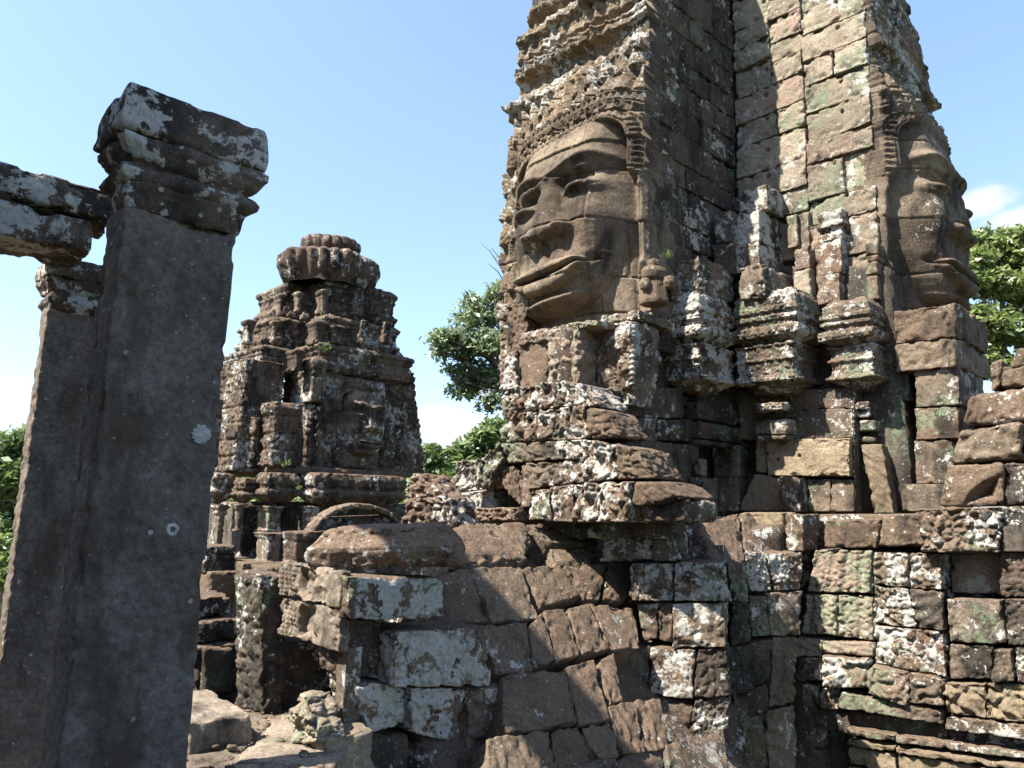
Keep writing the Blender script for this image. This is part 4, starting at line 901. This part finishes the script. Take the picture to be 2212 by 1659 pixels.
# ------------------------------------------------------------------ pillars and beams at the left
PIL_PROF = [(0, .03), (.035, .03), (.05, .0), (1, 0)]
def pillar(label, xl, xc, xr, ytop, yb, Y, caps, base):
    t = thing('stone_pillar', label, 'pillar', 'square stone pillars at the left')
    mb = MB(); c = corner(xl, xc, xr, ytop, yb, Y); c[:, :, 0, 2] = base
    hexa(mb, c, cell=.009, r=.02, rough=.007, chip=.022, dcell=.009, freq=1.0, carve=c_sum(c_pit(.007, .07), lambda u, h, f: .0035*perlin(np.stack([u*34, h*22, u*0+f], 1))-.004*(np.abs(u-.035) < .006)*(f == 0)-.012*gau(h-.33, .004)))
    mb.build('shaft', M['pillar'], t)
    for nm, (a, b, c_, yt, y2, dY, pr, cv) in caps:
        mb = MB(); cb(mb, a, b, c_, yt, y2, Y+dY, cell=.008, r=.014, rough=.008, chip=.022, profile=pr, carve=cv, dcell=.009); mb.build(nm, M['capital'], t)
    return t
HOL = lambda u, h, f: -.05*sum((np.hypot(u-a, h-b) < .011) for a, b in ((.15, .115), (.27, .10), (.40, .115), (.46, .12)))
pillar('nearest tall grey stone pillar with two round white lichen spots and a broken capital', 190, 229, 484, 440, 1106, 2.5,
       [('capital_block', (212, 270, 577, 168, 272, -.05, [(0, .0), (.1, .012), (.8, .0), (1, -.012)], HOL)),
        ('capital_moulding', (216, 270, 572, 272, 345, -.045, [(0, -.05), (.2, -.045), (.3, -.02), (.62, .005), (.66, .012), (.9, .012), (.94, .0), (1, 0)], c_floral(.006, .03, 91))),
        ('ring_moulding', (226, 270, 552, 334, 392, -.02, [(0, -.03), (.15, -.012), (.3, .01), (.5, .018), (.72, .01), (.85, -.012), (1, -.03)], c_floral(.006, .03, 92))),
        ('neck_band', (231, 274, 528, 384, 446, -.005, [(0, -.012), (.2, .0), (.5, .006), (.9, .014), (1, .014)], None))], -.02)
pillar('second grey stone pillar, half hidden behind the nearest one and carrying two beams', 61, 74, 225, 640, 1106, 3.9,
       [('capital_block', (80, 106, 250, 548, 592, -.05, [(0, .0), (.2, .01), (1, 0)], None)),
        ('capital_moulding', (80, 104, 250, 592, 625, -.04, [(0, -.02), (.3, -.01), (.7, .01), (1, .01)], None)),
        ('ring_moulding', (84, 108, 246, 622, 668, -.02, [(0, -.03), (.2, -.01), (.5, .012), (.8, 0), (1, -.02)], None))], -.02)
def beam(label, x0, y0, Y0, x1, y1, hpx, w, mat):
    """beam running from its far end (x1, y1: top edge) toward the camera side along -TR"""
    far = P(x1, y1, Y0); zb_ = P(x1, y1+hpx, Y0)[2]
    far0 = np.array([far[0], far[1], 0]); L_ = 3.4
    c = vbox(far0-TR*L_, TR*L_, -NR*w, zb_, far[2])
    mb = MB(); hexa(mb, c, cell=.016, r=.035, rough=.014, chip=.05, dcell=.02)
    return mb.build('stone_beam', mat), label
o, l = beam(None, 0, 355, 3.75, 262, 418, 62, .42, M['capital']); tag(o, 'upper stone beam with white lichen, lying on the lower beam at the left edge', 'beam', 'stone beams at the left edge')
o, l = beam(None, 0, 425, 3.7, 205, 478, 72, .40, M['capital']); tag(o, 'lower stone beam with white lichen, resting on the second pillar capital', 'beam', 'stone beams at the left edge')
# white lichen rosettes on the near pillar
def rosette(x, y, r, hole):
    Pc = corner(190, 229, 484, 440, 1106, 2.5)[1, 0, 0]
    p = hit(x, y, Pc+NR*.0045, NR); n = 220; rg = np.random.RandomState(int(x))
    th = np.linspace(0, 2*pi, n, endpoint=False); rad = r*(1+.20*fbm(np.stack([np.cos(th)*3.2, np.sin(th)*3.2, th*0+x], 1), 4, .7))
    v = []; k = 5
    for j in range(k+1):
        rr = rad*(hole+(1-hole)*j/k); v.append(p+np.outer(rr*np.cos(th), TR)+np.outer(rr*np.sin(th), ZZ)+NR*(.0012*sin(pi*min(1, .3+j/k*.7))))
    v = np.concatenate(v); i = np.arange(k)[:, None]*n; a = np.arange(n)[None, :]; b = (a+1) % n
    return v, np.stack([i+a, i+b, i+n+b, i+n+a], -1).reshape(-1, 4)
wm = stone('lichen_crust', (.50, .49, .47), (.62, .61, .59), (.5, .5, .48), white=0, black=.0, green=0, top=0, var=.02)
PILT = [o_ for o_ in bpy.data.objects if o_.name == 'stone_pillar'][0]
for (x, y, r, ho) in ((436, 938, .036, .02), (373, 1143, .022, .45), (325, 1150, .009, .02)):
    mb = MB(); v, f = rosette(x, y, r, ho); mb.add(v, f); mb.build('lichen_spot', wm, PILT)

# ------------------------------------------------------------------ low stones and paving at the left
mb = MB(); qb(mb, [(405, 1562), (545, 1542), (548, 1612), (405, 1640)], P(480, 1590, 4.85), NR, .8, cell=.012, r=.035, rough=.01, chip=.025)
tag(mb.build('low_block', M['floor']), 'low stone block with a bright sunlit top, between the nearest pillar and the doorway', 'stone block')
PLN = thing('plinth_wall', 'low shaded wall of dark lichened blocks behind the second pillar', 'low wall')
for k, (a, b, yt, y2, Y) in enumerate(((-140, 40, 1488, 1575, 5.1), (38, 120, 1482, 1570, 5.1), (-140, 10, 1572, 1650, 5.05), (8, 130, 1568, 1645, 5.05))):
    mb = MB(); qb(mb, [(a, yt), (b, yt-4), (b, y2-4), (a, y2)], P(40, 1560, 5.2), NR, .6, push=.02*(k % 2), cell=.016, r=.04, rough=.016, chip=.04); mb.build('wall_block', M['dark'], PLN)
# ground and terrace
mb = MB()
def sheet(mb, x0, x1, y0, y1, z, n=60, amp=.015):
    X, Y_ = np.meshgrid(np.linspace(x0, x1, n), np.linspace(y0, y1, n), indexing='ij'); p = np.stack([X.ravel(), Y_.ravel(), np.full(X.size, z)], 1)
    p[:, 2] += amp*fbm(p*1.3, 3); idx = np.arange(n*n).reshape(n, n)
    mb.add(p, np.stack([idx[:-1, :-1], idx[1:, :-1], idx[1:, 1:], idx[:-1, 1:]], -1).reshape(-1, 4))
sheet(mb, -9, -1.0, -4, 5.75, -.02, 150); sheet(mb, -1.0, 2.5, -4, 3.4, -.024, 60)
for (x0_, x1_, y0_, y1_) in ((-9, -1.0, -4, 5.75),):
    for a, b, z in bond(y1_-y0_, x0_, x1_, .62, .85, 31):
        v0, v1, u0, u1 = y0_+a, y0_+b, z[0], z[1]
        if v0 < 3.4: continue
        c = vbox(np.array([u0+.006, v0+.006, 0]), np.array([u1-u0-.012, 0, 0]), np.array([0, v1-v0-.012, 0]), -.11, .012*math.sin(u0*7+v0*3)); hexa(mb, c, cell=.03, r=.03, rough=.012, chip=.05, dcell=.03)
o = mb.build('terrace', M['floor']); o['kind'] = 'structure'
rg = np.random.RandomState(8); mb = MB()
for k in range(320):
    x_ = rg.uniform(-2.6, -1.05); y_ = rg.uniform(3.9, 5.7); r_ = .004+.026*rg.uniform()**5
    hexa(mb, vbox(np.array([x_, y_, 0]), np.array([r_*2, rg.normal()*r_*.6, 0]), np.array([rg.normal()*r_*.6, r_*1.6, 0]), .0, r_*1.3), cell=r_*.5, r=r_*.9, rough=r_*.6, chip=r_*.5, dcell=r_*.5, freq=6)
o = mb.build('stone_chips', M['mixed']); o['kind'] = 'stuff'; mb = MB(); sheet(mb, -3000, 3000, -3000, 3000, -8, 40, 0)
gm = stone('forest_ground', (.10, .12, .05), (.14, .13, .07), (.12, .1, .06), white=0, black=0, green=0, top=0, var=.01)
o = mb.build('ground', gm); o['kind'] = 'structure'
mb = MB(); hexa(mb, vbox(np.array([-9., -4, 0]), np.array([7.95, 0, 0]), np.array([0, 9.7, 0]), -7.9, -.12), cell=.5, r=.05, rough=.02)
o = mb.build('terrace_base', M['dark']); o['kind'] = 'structure'

# unseen tower, lintel and post, added to shade the pillars and the gallery roof
E1 = np.array([-SUN[1], SUN[0], 0]); E1 /= np.linalg.norm(E1); E2 = np.cross(SUN, E1); HS = np.array([SUN[0], SUN[1], 0]); HS /= np.linalg.norm(HS)
def sunpt(a, b, s): return E1*a+E2*b+SUN*s
ST = thing('shade_tower', 'unseen stone tower added beyond the left edge to shade the pillars', 'temple tower')
b0 = sunpt(-4.22, 1, 7)
cs = [(a, b, z) for a, b, z in bond(7.5, -1, 10.5, .6, 1.3, 77)]
mb = MB(); courses(mb, b0, E1, HS*-1, cs, thick=.5, cell=.12, r=.05, rough=.04, chip=.05); mb.build('wall', M['mixed'], ST)
mb = MB(); hexa(mb, vbox(b0+HS*.45+E1*.03, E1*7.4, HS*4, -7.9, 10.3), cell=.3, r=.1, rough=.05); hexa(mb, vbox(b0+HS*.9+E1*.6, E1*6, HS*3, 10.3, 12), cell=.3, r=.2, rough=.05); mb.build('masonry_core', M['mixed'], ST)
bm = sunpt(-4.3, 2.12, 7); LB_ = 2.4
mb = MB(); hexa(mb, vbox(bm-E1*LB_-HS*.22, E1*(LB_+.1), HS*.44, bm[2]-.34, bm[2]+.34), cell=.05, r=.04, rough=.05, chip=.06); tag(mb.build('stone_beam', M['mixed']), 'unseen long stone lintel added between the left tower and a post to shade the gallery roof', 'beam')  # added occluder: casts the band of shade across the gallery roof
pp = bm-E1*(LB_-.2)
mb = MB(); hexa(mb, vbox(pp-E1*.2-HS*.2, E1*.4, HS*.4, -.1, bm[2]-.34), cell=.06, r=.03, rough=.03); tag(mb.build('shade_post', M['mixed']), 'unseen tall square stone post added at the left to carry the shading lintel', 'pillar')
mb = MB(); hexa(mb, vbox(np.array([-9.5, -5, 0]), np.array([6, 0, 0]), np.array([0, 11.5, 0]), -7.9, -.15), cell=.5, r=.05, rough=.02); o = mb.build('terrace_base', M['dark']); o['kind'] = 'structure'
# ------------------------------------------------------------------ second face tower, farther away between the pillar and the near tower
FT = thing('far_face_tower', 'smaller dark face tower with a lotus crown, standing farther away behind the gallery', 'temple tower')
FY = 22.0; FS = .80
fB = P(663, 900, FY); fC = fB-TL*reach(fB, -TL, 606); fA = fC-TR*reach(fC, -TR, 521)
LFR = reach(fB, TR, 915); zc_ = P(775, 985, FY+1)[2]; sC = reach(fB, TR, 772)
def hF(s, z):
    a = (s-sC)/FS; zz = 4.08+(z-zc_)/FS
    h = np.where(zz < 7.2, face_relief(a, zz, -.03, 3), .12+.05*np.sin(zz*22))*FS*1.55
    far = sst(1.25, 1.7, np.abs(a))
    f1, f2, cid = worley(a/.35, zz/.3, 91)
    h = h*(1-far)+far*(.10+.10*np.clip((f2-f1)*2, 0, 1))
    return h+joints(a, zz, [3.2, 3.7, 4.3, 4.9, 5.3, 5.75, 6.2, 6.7, 7.2], 6, .06, .016, .02, 1.0)+.03*fbm(np.stack([a*3, zz*3, a*0+5], 1), 3)
mb = MB(); relief_panel(mb, fB, TR, NR, 0, LFR, P(700, 1020, FY)[2], P(700, 772, FY)[2], hF, .034, lambda z: (0*z+.01, LFR-.22*np.clip(z-zc_, 0, 9)+.08*perlin(np.stack([z*2.1, z*0, z*0+3.3], 1))), back=1.0)
set_tone(mb.build('carved_face', M['far'], FT))
fk = dict(cell=.04, r=.07, rough=.04, chip=.12, dcell=.05)
def fbx(name, mat, *bx, **kw):
    k = dict(fk); k.update(kw); return part(name, mat, FT, *bx, **k)
FLR = c_sum(c_floral(.05, .22, 95), c_blocks(.5, .8, .07, .02, .03)); LEDG = [(0, .06), (.12, .08), (.2, .12), (.27, .12), (.30, .03), (.6, .0), (.66, .07), (.72, .03), (.8, .12), (.9, .10), (1, -.02)]
fbx('side_slab', M['far'], (360, 521, 608, 772, 1020, 21.3), carve=FLR)
for (a, b, c_, yt, y2, Y) in ((676, 686, 700, 782, 1016, 21.9), (690, 700, 712, 690, 745, 22.1), (760, 768, 786, 616, 680, 23.0), (800, 808, 826, 620, 680, 23.3), (772, 780, 796, 690, 742, 22.6), (820, 830, 846, 694, 742, 22.9), (450, 460, 478, 860, 1010, 20.9), (536, 546, 560, 900, 1012, 21.2)):
    fbx('pilaster', M['far'], (a, b, c_, yt, y2, Y), carve=FLR)
fbx('side_slab', M['far'], (604, 664, 700, 776, 1020, 21.98), carve=FLR)
fbx('upper_tier', M['far'], (484, 566, 640, 742, 800, 22.0), profile=LEDG, carve=FLR)
UT1 = fbx('upper_tier', M['far'], (612, 690, 888, 736, 800, 21.9), profile=LEDG, carve=FLR)
fbx('upper_tier', M['far'], (517, 592, 700, 680, 746, 22.6), profile=LEDG, carve=FLR)
UT2 = fbx('upper_tier', M['far'], (606, 702, 856, 676, 742, 22.4), profile=LEDG, carve=FLR)
fbx('upper_tier', M['far'], (558, 622, 720, 606, 684, 23.2), profile=LEDG, carve=FLR)
UT3 = fbx('upper_tier', M['far'], (630, 712, 850, 598, 682, 23.0), profile=LEDG, carve=FLR)
for (a, b, c_, yt, y2, Y) in ((683, 697, 710, 622, 676, 22.6), (634, 643, 652, 628, 676, 22.9), (598, 606, 616, 632, 682, 23.1), (664, 684, 704, 690, 742, 21.9), (712, 722, 740, 700, 742, 22.1), (620, 640, 656, 752, 800, 21.5), (654, 676, 702, 772, 868, 21.6), (524, 534, 548, 688, 742, 22.4), (585, 592, 600, 690, 740, 22.3)):
    fbx('pilaster', M['far'], (a, b, c_, yt, y2, Y, dict(profile=[(0, .03), (.15, .03), (.2, 0), (.6, 0), (.65, .05), (.72, .0), (.78, .06), (.9, .09), (1, .02)])), chip=.05)
# rows of small antefixes along the ledges
for (x0, x1, yb, Y, n_, hh, tier_) in ((664, 884, 742, 21.85, 8, 26, UT1), (612, 852, 682, 22.35, 8, 22, UT2), (700, 846, 612, 22.95, 6, 16, UT3)):
    q0 = P(x0+8, yb, Y)
    for k in range(n_):
        x_ = x0+8+(x1-x0-16)*(k+.5)/n_; t_ = reach(q0, TR, x_); b0_ = q0+TR*(t_-.13)
        mb = MB(); z_ = P(x_, yb, Y)[2]; hexa(mb, vbox(b0_-NR*.05, TR*.26, -NR*.16, q0[2]-.02, q0[2]+hh*Y/FPX*(.8+.3*((k*7) % 3)/2)), profile=[(0, .02), (.5, .03), (.8, -.04), (1, -.10)], cell=.04, r=.06, rough=.03, chip=.08); mb.build('antefix', M['far'], tier_)
def lotus(y0, y1, xc, rpx, Y, n, flare):
    z0 = P(xc, y1, Y)[2]; z1 = P(xc, y0, Y)[2]; c = P(xc, y1, Y); R_ = rpx*Y/FPX; H = z1-z0; k = 34
    pr = [(H*i/k, R_*np.interp(i/k, [0, .1, .3, .6, .85, .95, 1], [.90, .93, .97, 1.0, .97, .88, .70])) for i in range(k+1)]+[(H*1.0, .02)]
    mb = MB()
    def hf(th, z):
        t = z/H; ph = th*n/(2*pi); pet = np.abs(np.cos(ph*pi))
        return R_*(.15*np.power(pet, .5)*np.clip(t*2.2, 0, 1)-.13+.05*np.sin(ph*pi*.37+2)*np.clip(t, 0, 1))*(t < .995)+.11*R_*perlin(np.stack([np.cos(th)*2.5+0*z, np.sin(th)*2.5+0*z, z*2], -1).reshape(-1, 3)).reshape(th.shape if th.shape == z.shape else z.shape)
    lathe(mb, c, pr, 150, 1, 1, hf); mb.build('lotus_ring', M['far'], FT)
lotus(560, 628, 708, 111, 24.0, 26, 1); lotus(521, 564, 713, 64, 24.0, 17, 1)
fbx('upper_tier', M['far'], (598, 690, 824, 612, 640, 23.3), carve=FLR)
mb = MB(); hexa(mb, corner(615, 708, 795, 555, 640, 24.2), cell=.08, r=.3, rough=.05); mb.build('crown_core', M['far'], FT)
fbx('front_pilaster', M['far'], (566, 591, 645, 866, 1008, 20.6), carve=FLR, profile=[(0, .02), (.3, .0), (.4, .06), (.5, .0), (.62, .0), (.8, .04), (.9, .1), (1, .04)])
fbx('ledge', M['brown'], (430, 600, 880, 1004, 1024, 20.8), cell=.05)
for (a, b, c_, yt, y2, Y) in ((420, 462, 503, 1020, 1088, 20.7), (501, 528, 552, 1032, 1088, 20.5), (552, 581, 642, 1020, 1088, 20.3), (648, 681, 877, 1020, 1090, 20.6)):
    fbx('corbel', M['far'], (a, b, c_, yt, y2, Y), profile=[(0, -.2), (.15, -.05), (.3, .08), (.42, .08), (.48, -.04), (.6, .04), (.8, .06), (1, -.02)], carve=FLR)
fbx('shaded_wall', M['dark'], (420, 520, 640, 1085, 1290, 21.8), (600, 650, 880, 1085, 1290, 21.6), cell=.08)
for (a, b, c_, yt, y2, Y) in ((458, 470, 484, 1090, 1210, 20.8), (504, 512, 524, 1088, 1150, 20.8), (556, 580, 608, 1092, 1150, 20.6), (552, 578, 606, 1150, 1220, 20.4), (650, 664, 684, 1092, 1180, 20.9)):
    fbx('pilaster', M['mixed'], (a, b, c_, yt, y2, Y, dict(profile=[(0, .06), (.08, .06), (.12, 0), (.8, 0), (.84, .07), (.9, .03), (.95, .1), (1, .1)])), chip=.06)
# curved blind pediment low on its right-hand side
pts = [(660, 1172), (678, 1140), (702, 1112), (735, 1094), (770, 1086), (810, 1090), (846, 1104), (868, 1128)]
for (x0, y0), (x1, y1) in zip(pts[:-1], pts[1:]):
    mb = MB(); qb(mb, [(x0, y0), (x1, y1), (x1-2, y1+13), (x0+4, y0+13)], P(760, 1120, 19.4), NR, .5, cell=.04, r=.08, rough=.03, chip=.05); mb.build('pediment_arch', M['brown'], FT)
mb = MB(); qb(mb, [(690, 1118), (850, 1112), (868, 1150), (668, 1172)], P(760, 1120, 19.7), NR, .5, cell=.05, carve=FLR, r=.05); mb.build('pediment_field', M['far'], FT)
mb = MB(); qb(mb, [(640, 1150), (880, 1140), (880, 1290), (640, 1290)], P(760, 1120, 19.2), NR, .8, cell=.05, carve=FLR, r=.05); mb.build('pediment_field', M['far'], FT)
fbx('base_stone', M['brown'], (506, 524, 604, 1217, 1253, 19.4), (508, 522, 596, 1254, 1290, 19.2), (424, 452, 520, 1236, 1292, 19.6), r=.12)
fbx('base_stone', M['dark'], (400, 440, 508, 1180, 1240, 19.8), carve=FLR)
fbx('base_platform', M['dark'], (330, 560, 905, 1225, 1700, 18.9), cell=.12, r=.05)
STP = thing('ruined_steps', 'dark stepped stones with thin bright top edges, between the nearest pillar and the gallery', 'steps')
for q, pu in (([(400, 1292), (503, 1286), (503, 1332), (400, 1338)], 0), ([(400, 1340), (521, 1330), (521, 1378), (400, 1384)], .22), ([(400, 1386), (524, 1380), (526, 1580), (400, 1590)], .4)):
    mb = MB(); qb(mb, q, P(470, 1400, 6.6), NR, 1.2, push=pu*.6, cell=.018, r=.03, rough=.02, chip=.06, carve=c_floral(.02, .2, 98)); mb.build('step_stone', M['dark'], STP)
mb = MB(); qb(mb, [(440, 1400), (505, 1400), (505, 1500), (440, 1500)], P(470, 1400, 6.3), NR, .2, cell=.03, r=.03, rough=.02); mb.build('step_stone', M['dark'], STP)
# crouching statue fragment at the doorway
STT = MB()
qb(STT, [(632, 1500), (656, 1502), (692, 1606), (622, 1608)], P(655, 1600, 4.86), NL, .2, cell=.008, r=.05, rough=.03, chip=.06, carve=c_sum(c_floral(.05, .13, 101), c_floral(.015, .045, 102)))
tag(STT.build('statue_fragment', M['pale']), 'broken crouching statue fragment, sunlit, at the foot of the gallery doorway', 'statue')

# ------------------------------------------------------------------ trees
def leaves(mb, centers, n, size, rs, squash=.8, up=.35):
    """leaf shaped faces gathered in twig clumps inside crown lobes: centers = [(x, y, z, radius), ...]"""
    c = np.array(centers); w = c[:, 3]**2; w = w/w.sum(); k = max(1, n//14)
    ci = rs.choice(len(c), k, p=w); d = rs.normal(size=(k, 3)); d /= np.linalg.norm(d, axis=1)[:, None]
    rad = c[ci, 3]*np.power(rs.uniform(.12, 1.05, k), .42); tw = c[ci, :3]+d*rad[:, None]*np.array([1, 1, squash])
    tw = tw[perlin(tw/np.median(c[:, 3])*1.6+5)+.38*rs.uniform(-1, 1, len(tw)) > -.16]
    m = len(tw)*14; cs = np.median(c[:, 3])*.30
    p = np.repeat(tw, 14, 0)+rs.normal(size=(m, 3))*cs*np.array([1, 1, .6])
    nrm = rs.normal(size=(m, 3)); nrm[:, 2] = np.abs(nrm[:, 2])+up; nrm /= np.linalg.norm(nrm, axis=1)[:, None]
    t = np.cross(nrm, rs.normal(size=(m, 3))); t /= np.linalg.norm(t, axis=1)[:, None]; b = np.cross(nrm, t)
    s = size*rs.uniform(.4, 1.45, m)[:, None]
    v = np.stack([p-t*s, p-b*s*.45+nrm*s*.1, p+t*s, p+b*s*.45+nrm*s*.1], 1).reshape(-1, 3)
    mb.add(v, np.arange(4*m).reshape(m, 4)); return tw
def limb(mb, pts, r0, r1, seg=8):
    pts = np.array(pts, float); n = len(pts); prev = None; V = []
    for i in range(n):
        d = pts[min(i+1, n-1)]-pts[max(i-1, 0)]; d /= np.linalg.norm(d)
        a = np.cross(d, [0, 0, 1.]) if abs(d[2]) < .95 else np.cross(d, [1., 0, 0]); a /= np.linalg.norm(a); b = np.cross(d, a); r = r0+(r1-r0)*i/(n-1)
        th = np.linspace(0, 2*pi, seg, endpoint=False); V.append(pts[i]+r*(np.outer(np.cos(th), a)+np.outer(np.sin(th), b)))
    v = np.concatenate(V); i = np.arange(n-1)[:, None]*seg; j = np.arange(seg)[None, :]; j2 = (j+1) % seg
    mb.add(v, np.stack([i+j, i+j2, i+seg+j2, i+seg+j], -1).reshape(-1, 4))
def bend(a, b, rs, k=6, w=.06):
    a = np.array(a); b = np.array(b); t = np.linspace(0, 1, k)[:, None]; L_ = np.linalg.norm(b-a)
    o = rs.normal(size=(k, 3))*L_*w*np.sin(t*pi); return a+(b-a)*t+o
def tree(label, lobes, Y, mat, n, size, trunk, seed, group=None, squash=.8, limbs=1., tr=.25, name='tree'):
    rs = np.random.RandomState(seed); t = thing(name, label, 'tree', group)
    cs = []
    for (x, y, r) in lobes:
        dy = rs.uniform(-.7, .7)*r*Y/FPX*1.2; q = P(x, y, Y+dy); cs.append((q[0], q[1], q[2], r*Y/FPX))
    mb = MB(); leaves(mb, cs, n, size, rs, squash); mb.build('crown', mat, t)
    tb = P(trunk[0], trunk[1], Y); tt = P(trunk[2], trunk[3], Y); foot = np.array([tb[0], tb[1], -8.])
    mb = MB(); limb(mb, bend(foot, tt, rs, 8, .015), tr, tr*.5)
    for c in cs:
        c = np.array(c[:3]); limb(mb, bend(tt-np.array([0, 0, rs.uniform(0, .5)*np.linalg.norm(c-tt)*.4]), c, rs, 6, .07), tr*.34*limbs, tr*.06)
        for q in range(4):
            e = c+rs.normal(size=3)*np.array([1, 1, .7])*r*Y/FPX*.7; limb(mb, bend(c+(tt-c)*.25, e, rs, 4, .07), tr*.09*limbs, tr*.03, 5)
    mb.build('trunk', M['bark'], t); return t
tree('leafy dark green tree branching out from behind the left edge of the near tower', [(1015, 690, 34), (965, 735, 34), (950, 760, 20), (1050, 680, 38), (1080, 640, 30), (1010, 750, 36), (1060, 740, 40), (1020, 655, 22), (1035, 810, 38), (1000, 840, 30), (1075, 820, 36), (1060, 870, 22), (985, 800, 20), (1100, 760, 40), (1095, 560, 14), (1100, 640, 40)], 26, M['leaf_dark'], 13500, .125, (1190, 1100, 1150, 830), 11, tr=.35, limbs=1.2)
BGT = 'trees on the far side of the temple'
tree('rounded green tree directly right of the far face tower', [(925, 985, 26), (912, 1000, 22), (940, 1010, 26), (920, 1040, 30), (955, 1030, 22)], 48, M['leaf_mid'], 5000, .26, (925, 1090, 925, 1030), 12, BGT)
tree('tall background tree touching the left edge of the carved pediment stack', [(1020, 962, 24), (1045, 945, 24), (1070, 930, 30), (1080, 960, 30), (1040, 985, 26), (1060, 1000, 30)], 52, M['leaf_mid'], 6000, .28, (1050, 1090, 1050, 1000), 13, BGT)
tree('middle background tree with a pointed top, between two rounder ones', [(980, 985, 22), (1000, 972, 20), (985, 1010, 28), (1010, 1020, 26), (970, 1030, 22)], 50, M['leaf_mid'], 5000, .27, (990, 1090, 990, 1030), 14, BGT)
tree('bright yellow green bush above the broken antefix', [(955, 1062, 22), (975, 1050, 16), (965, 1085, 24), (985, 1080, 18), (935, 1075, 20)], 34, M['leaf_light'], 3500, .20, (962, 1150, 962, 1090), 15, BGT, tr=.1)
tree('feathery yellow green tree at the right edge behind the face in profile', [(2105, 560, 34), (2150, 530, 40), (2195, 520, 40), (2230, 560, 44), (2130, 610, 40), (2180, 620, 44), (2225, 650, 44), (2110, 680, 30), (2150, 700, 40), (2200, 720, 40), (2130, 745, 26), (2260, 600, 50), (2180, 570, 40), (2240, 740, 40), (2125, 505, 18), (2090, 620, 24), (2090, 700, 24), (2135, 790, 36), (2185, 800, 40), (2235, 830, 44), (2120, 770, 24)], 27, M['leaf_light'], 27000, .15, (2165, 900, 2160, 720), 16, squash=.55, tr=.22, limbs=1.3)
tree('green tree at the left edge behind the second pillar', [(15, 960, 34), (45, 950, 24), (-20, 1000, 44), (30, 1020, 38), (10, 1080, 42), (45, 1070, 30), (20, 1140, 40), (60, 1010, 24)], 30, M['leaf_mid'], 7000, .19, (10, 1250, 10, 1090), 17, BGT)
tree('yellow green bush low at the left edge under the green tree', [(5, 1180, 30), (25, 1210, 26), (-15, 1220, 30), (15, 1245, 26)], 20, M['leaf_light'], 2500, .15, (5, 1280, 5, 1230), 18, BGT, tr=.06, name='bush')
# far wood all round the temple
rs = np.random.RandomState(5); mb = MB(); cc = []
for k in range(170):
    a = rs.uniform(0, 2*pi); d = rs.uniform(70, 130); top = rs.uniform(-1, 4.5)
    for q in range(5): cc.append((sin(a)*d+rs.normal()*4, cos(a)*d+rs.normal()*4, top-1.7*q*rs.uniform(.7, 1.2), rs.uniform(2.6, 4.2)))
leaves(mb, cc, 130000, .85, rs); o = mb.build('far_wood', M['leaf_mid']); o['kind'] = 'stuff'
# ------------------------------------------------------------------ weeds
def weed(label, x, y, Y, size, seed, n=26):
    rs = np.random.RandomState(seed); b = P(x, y, Y); mb = MB()
    for k in range(n):
        d = rs.normal(size=3); d[2] = abs(d[2])+.5; d[1] = -abs(d[1])*.6; d /= np.linalg.norm(d); e = b+d*size*rs.uniform(.4, 1.1)
        t = np.cross(d, rs.normal(size=3)); t /= np.linalg.norm(t); s = size*.24
        mb.add(np.array([e-d*s, e+t*s*.5, e+d*s, e-t*s*.5]), np.array([[0, 1, 2, 3]]))
        mb.add(np.array([b-t*s*.05, b+t*s*.05, e+t*s*.04, e-t*s*.04]), np.array([[0, 1, 2, 3]]))
    tag(mb.build('weed', M['leaf_mid']), label, 'plant', 'weeds growing from the stones')
weed('weed on the ledge of the far tower, below its front pilaster', 613, 1010, 20.2, .25, 1, 14)
weed('straggling weed high on the far tower, on its middle tier', 700, 762, 21.0, .30, 2, 16)
weed('weed on the top tier ledge of the far tower', 697, 684, 22.0, .22, 3, 10)
weed('tiny weed on the corbel beside the guardian figure', 1442, 560, 8.6, .10, 4)
weed('tiny weed on the dark wall left of the ring capitals', 1460, 940, 8.75, .10, 5)
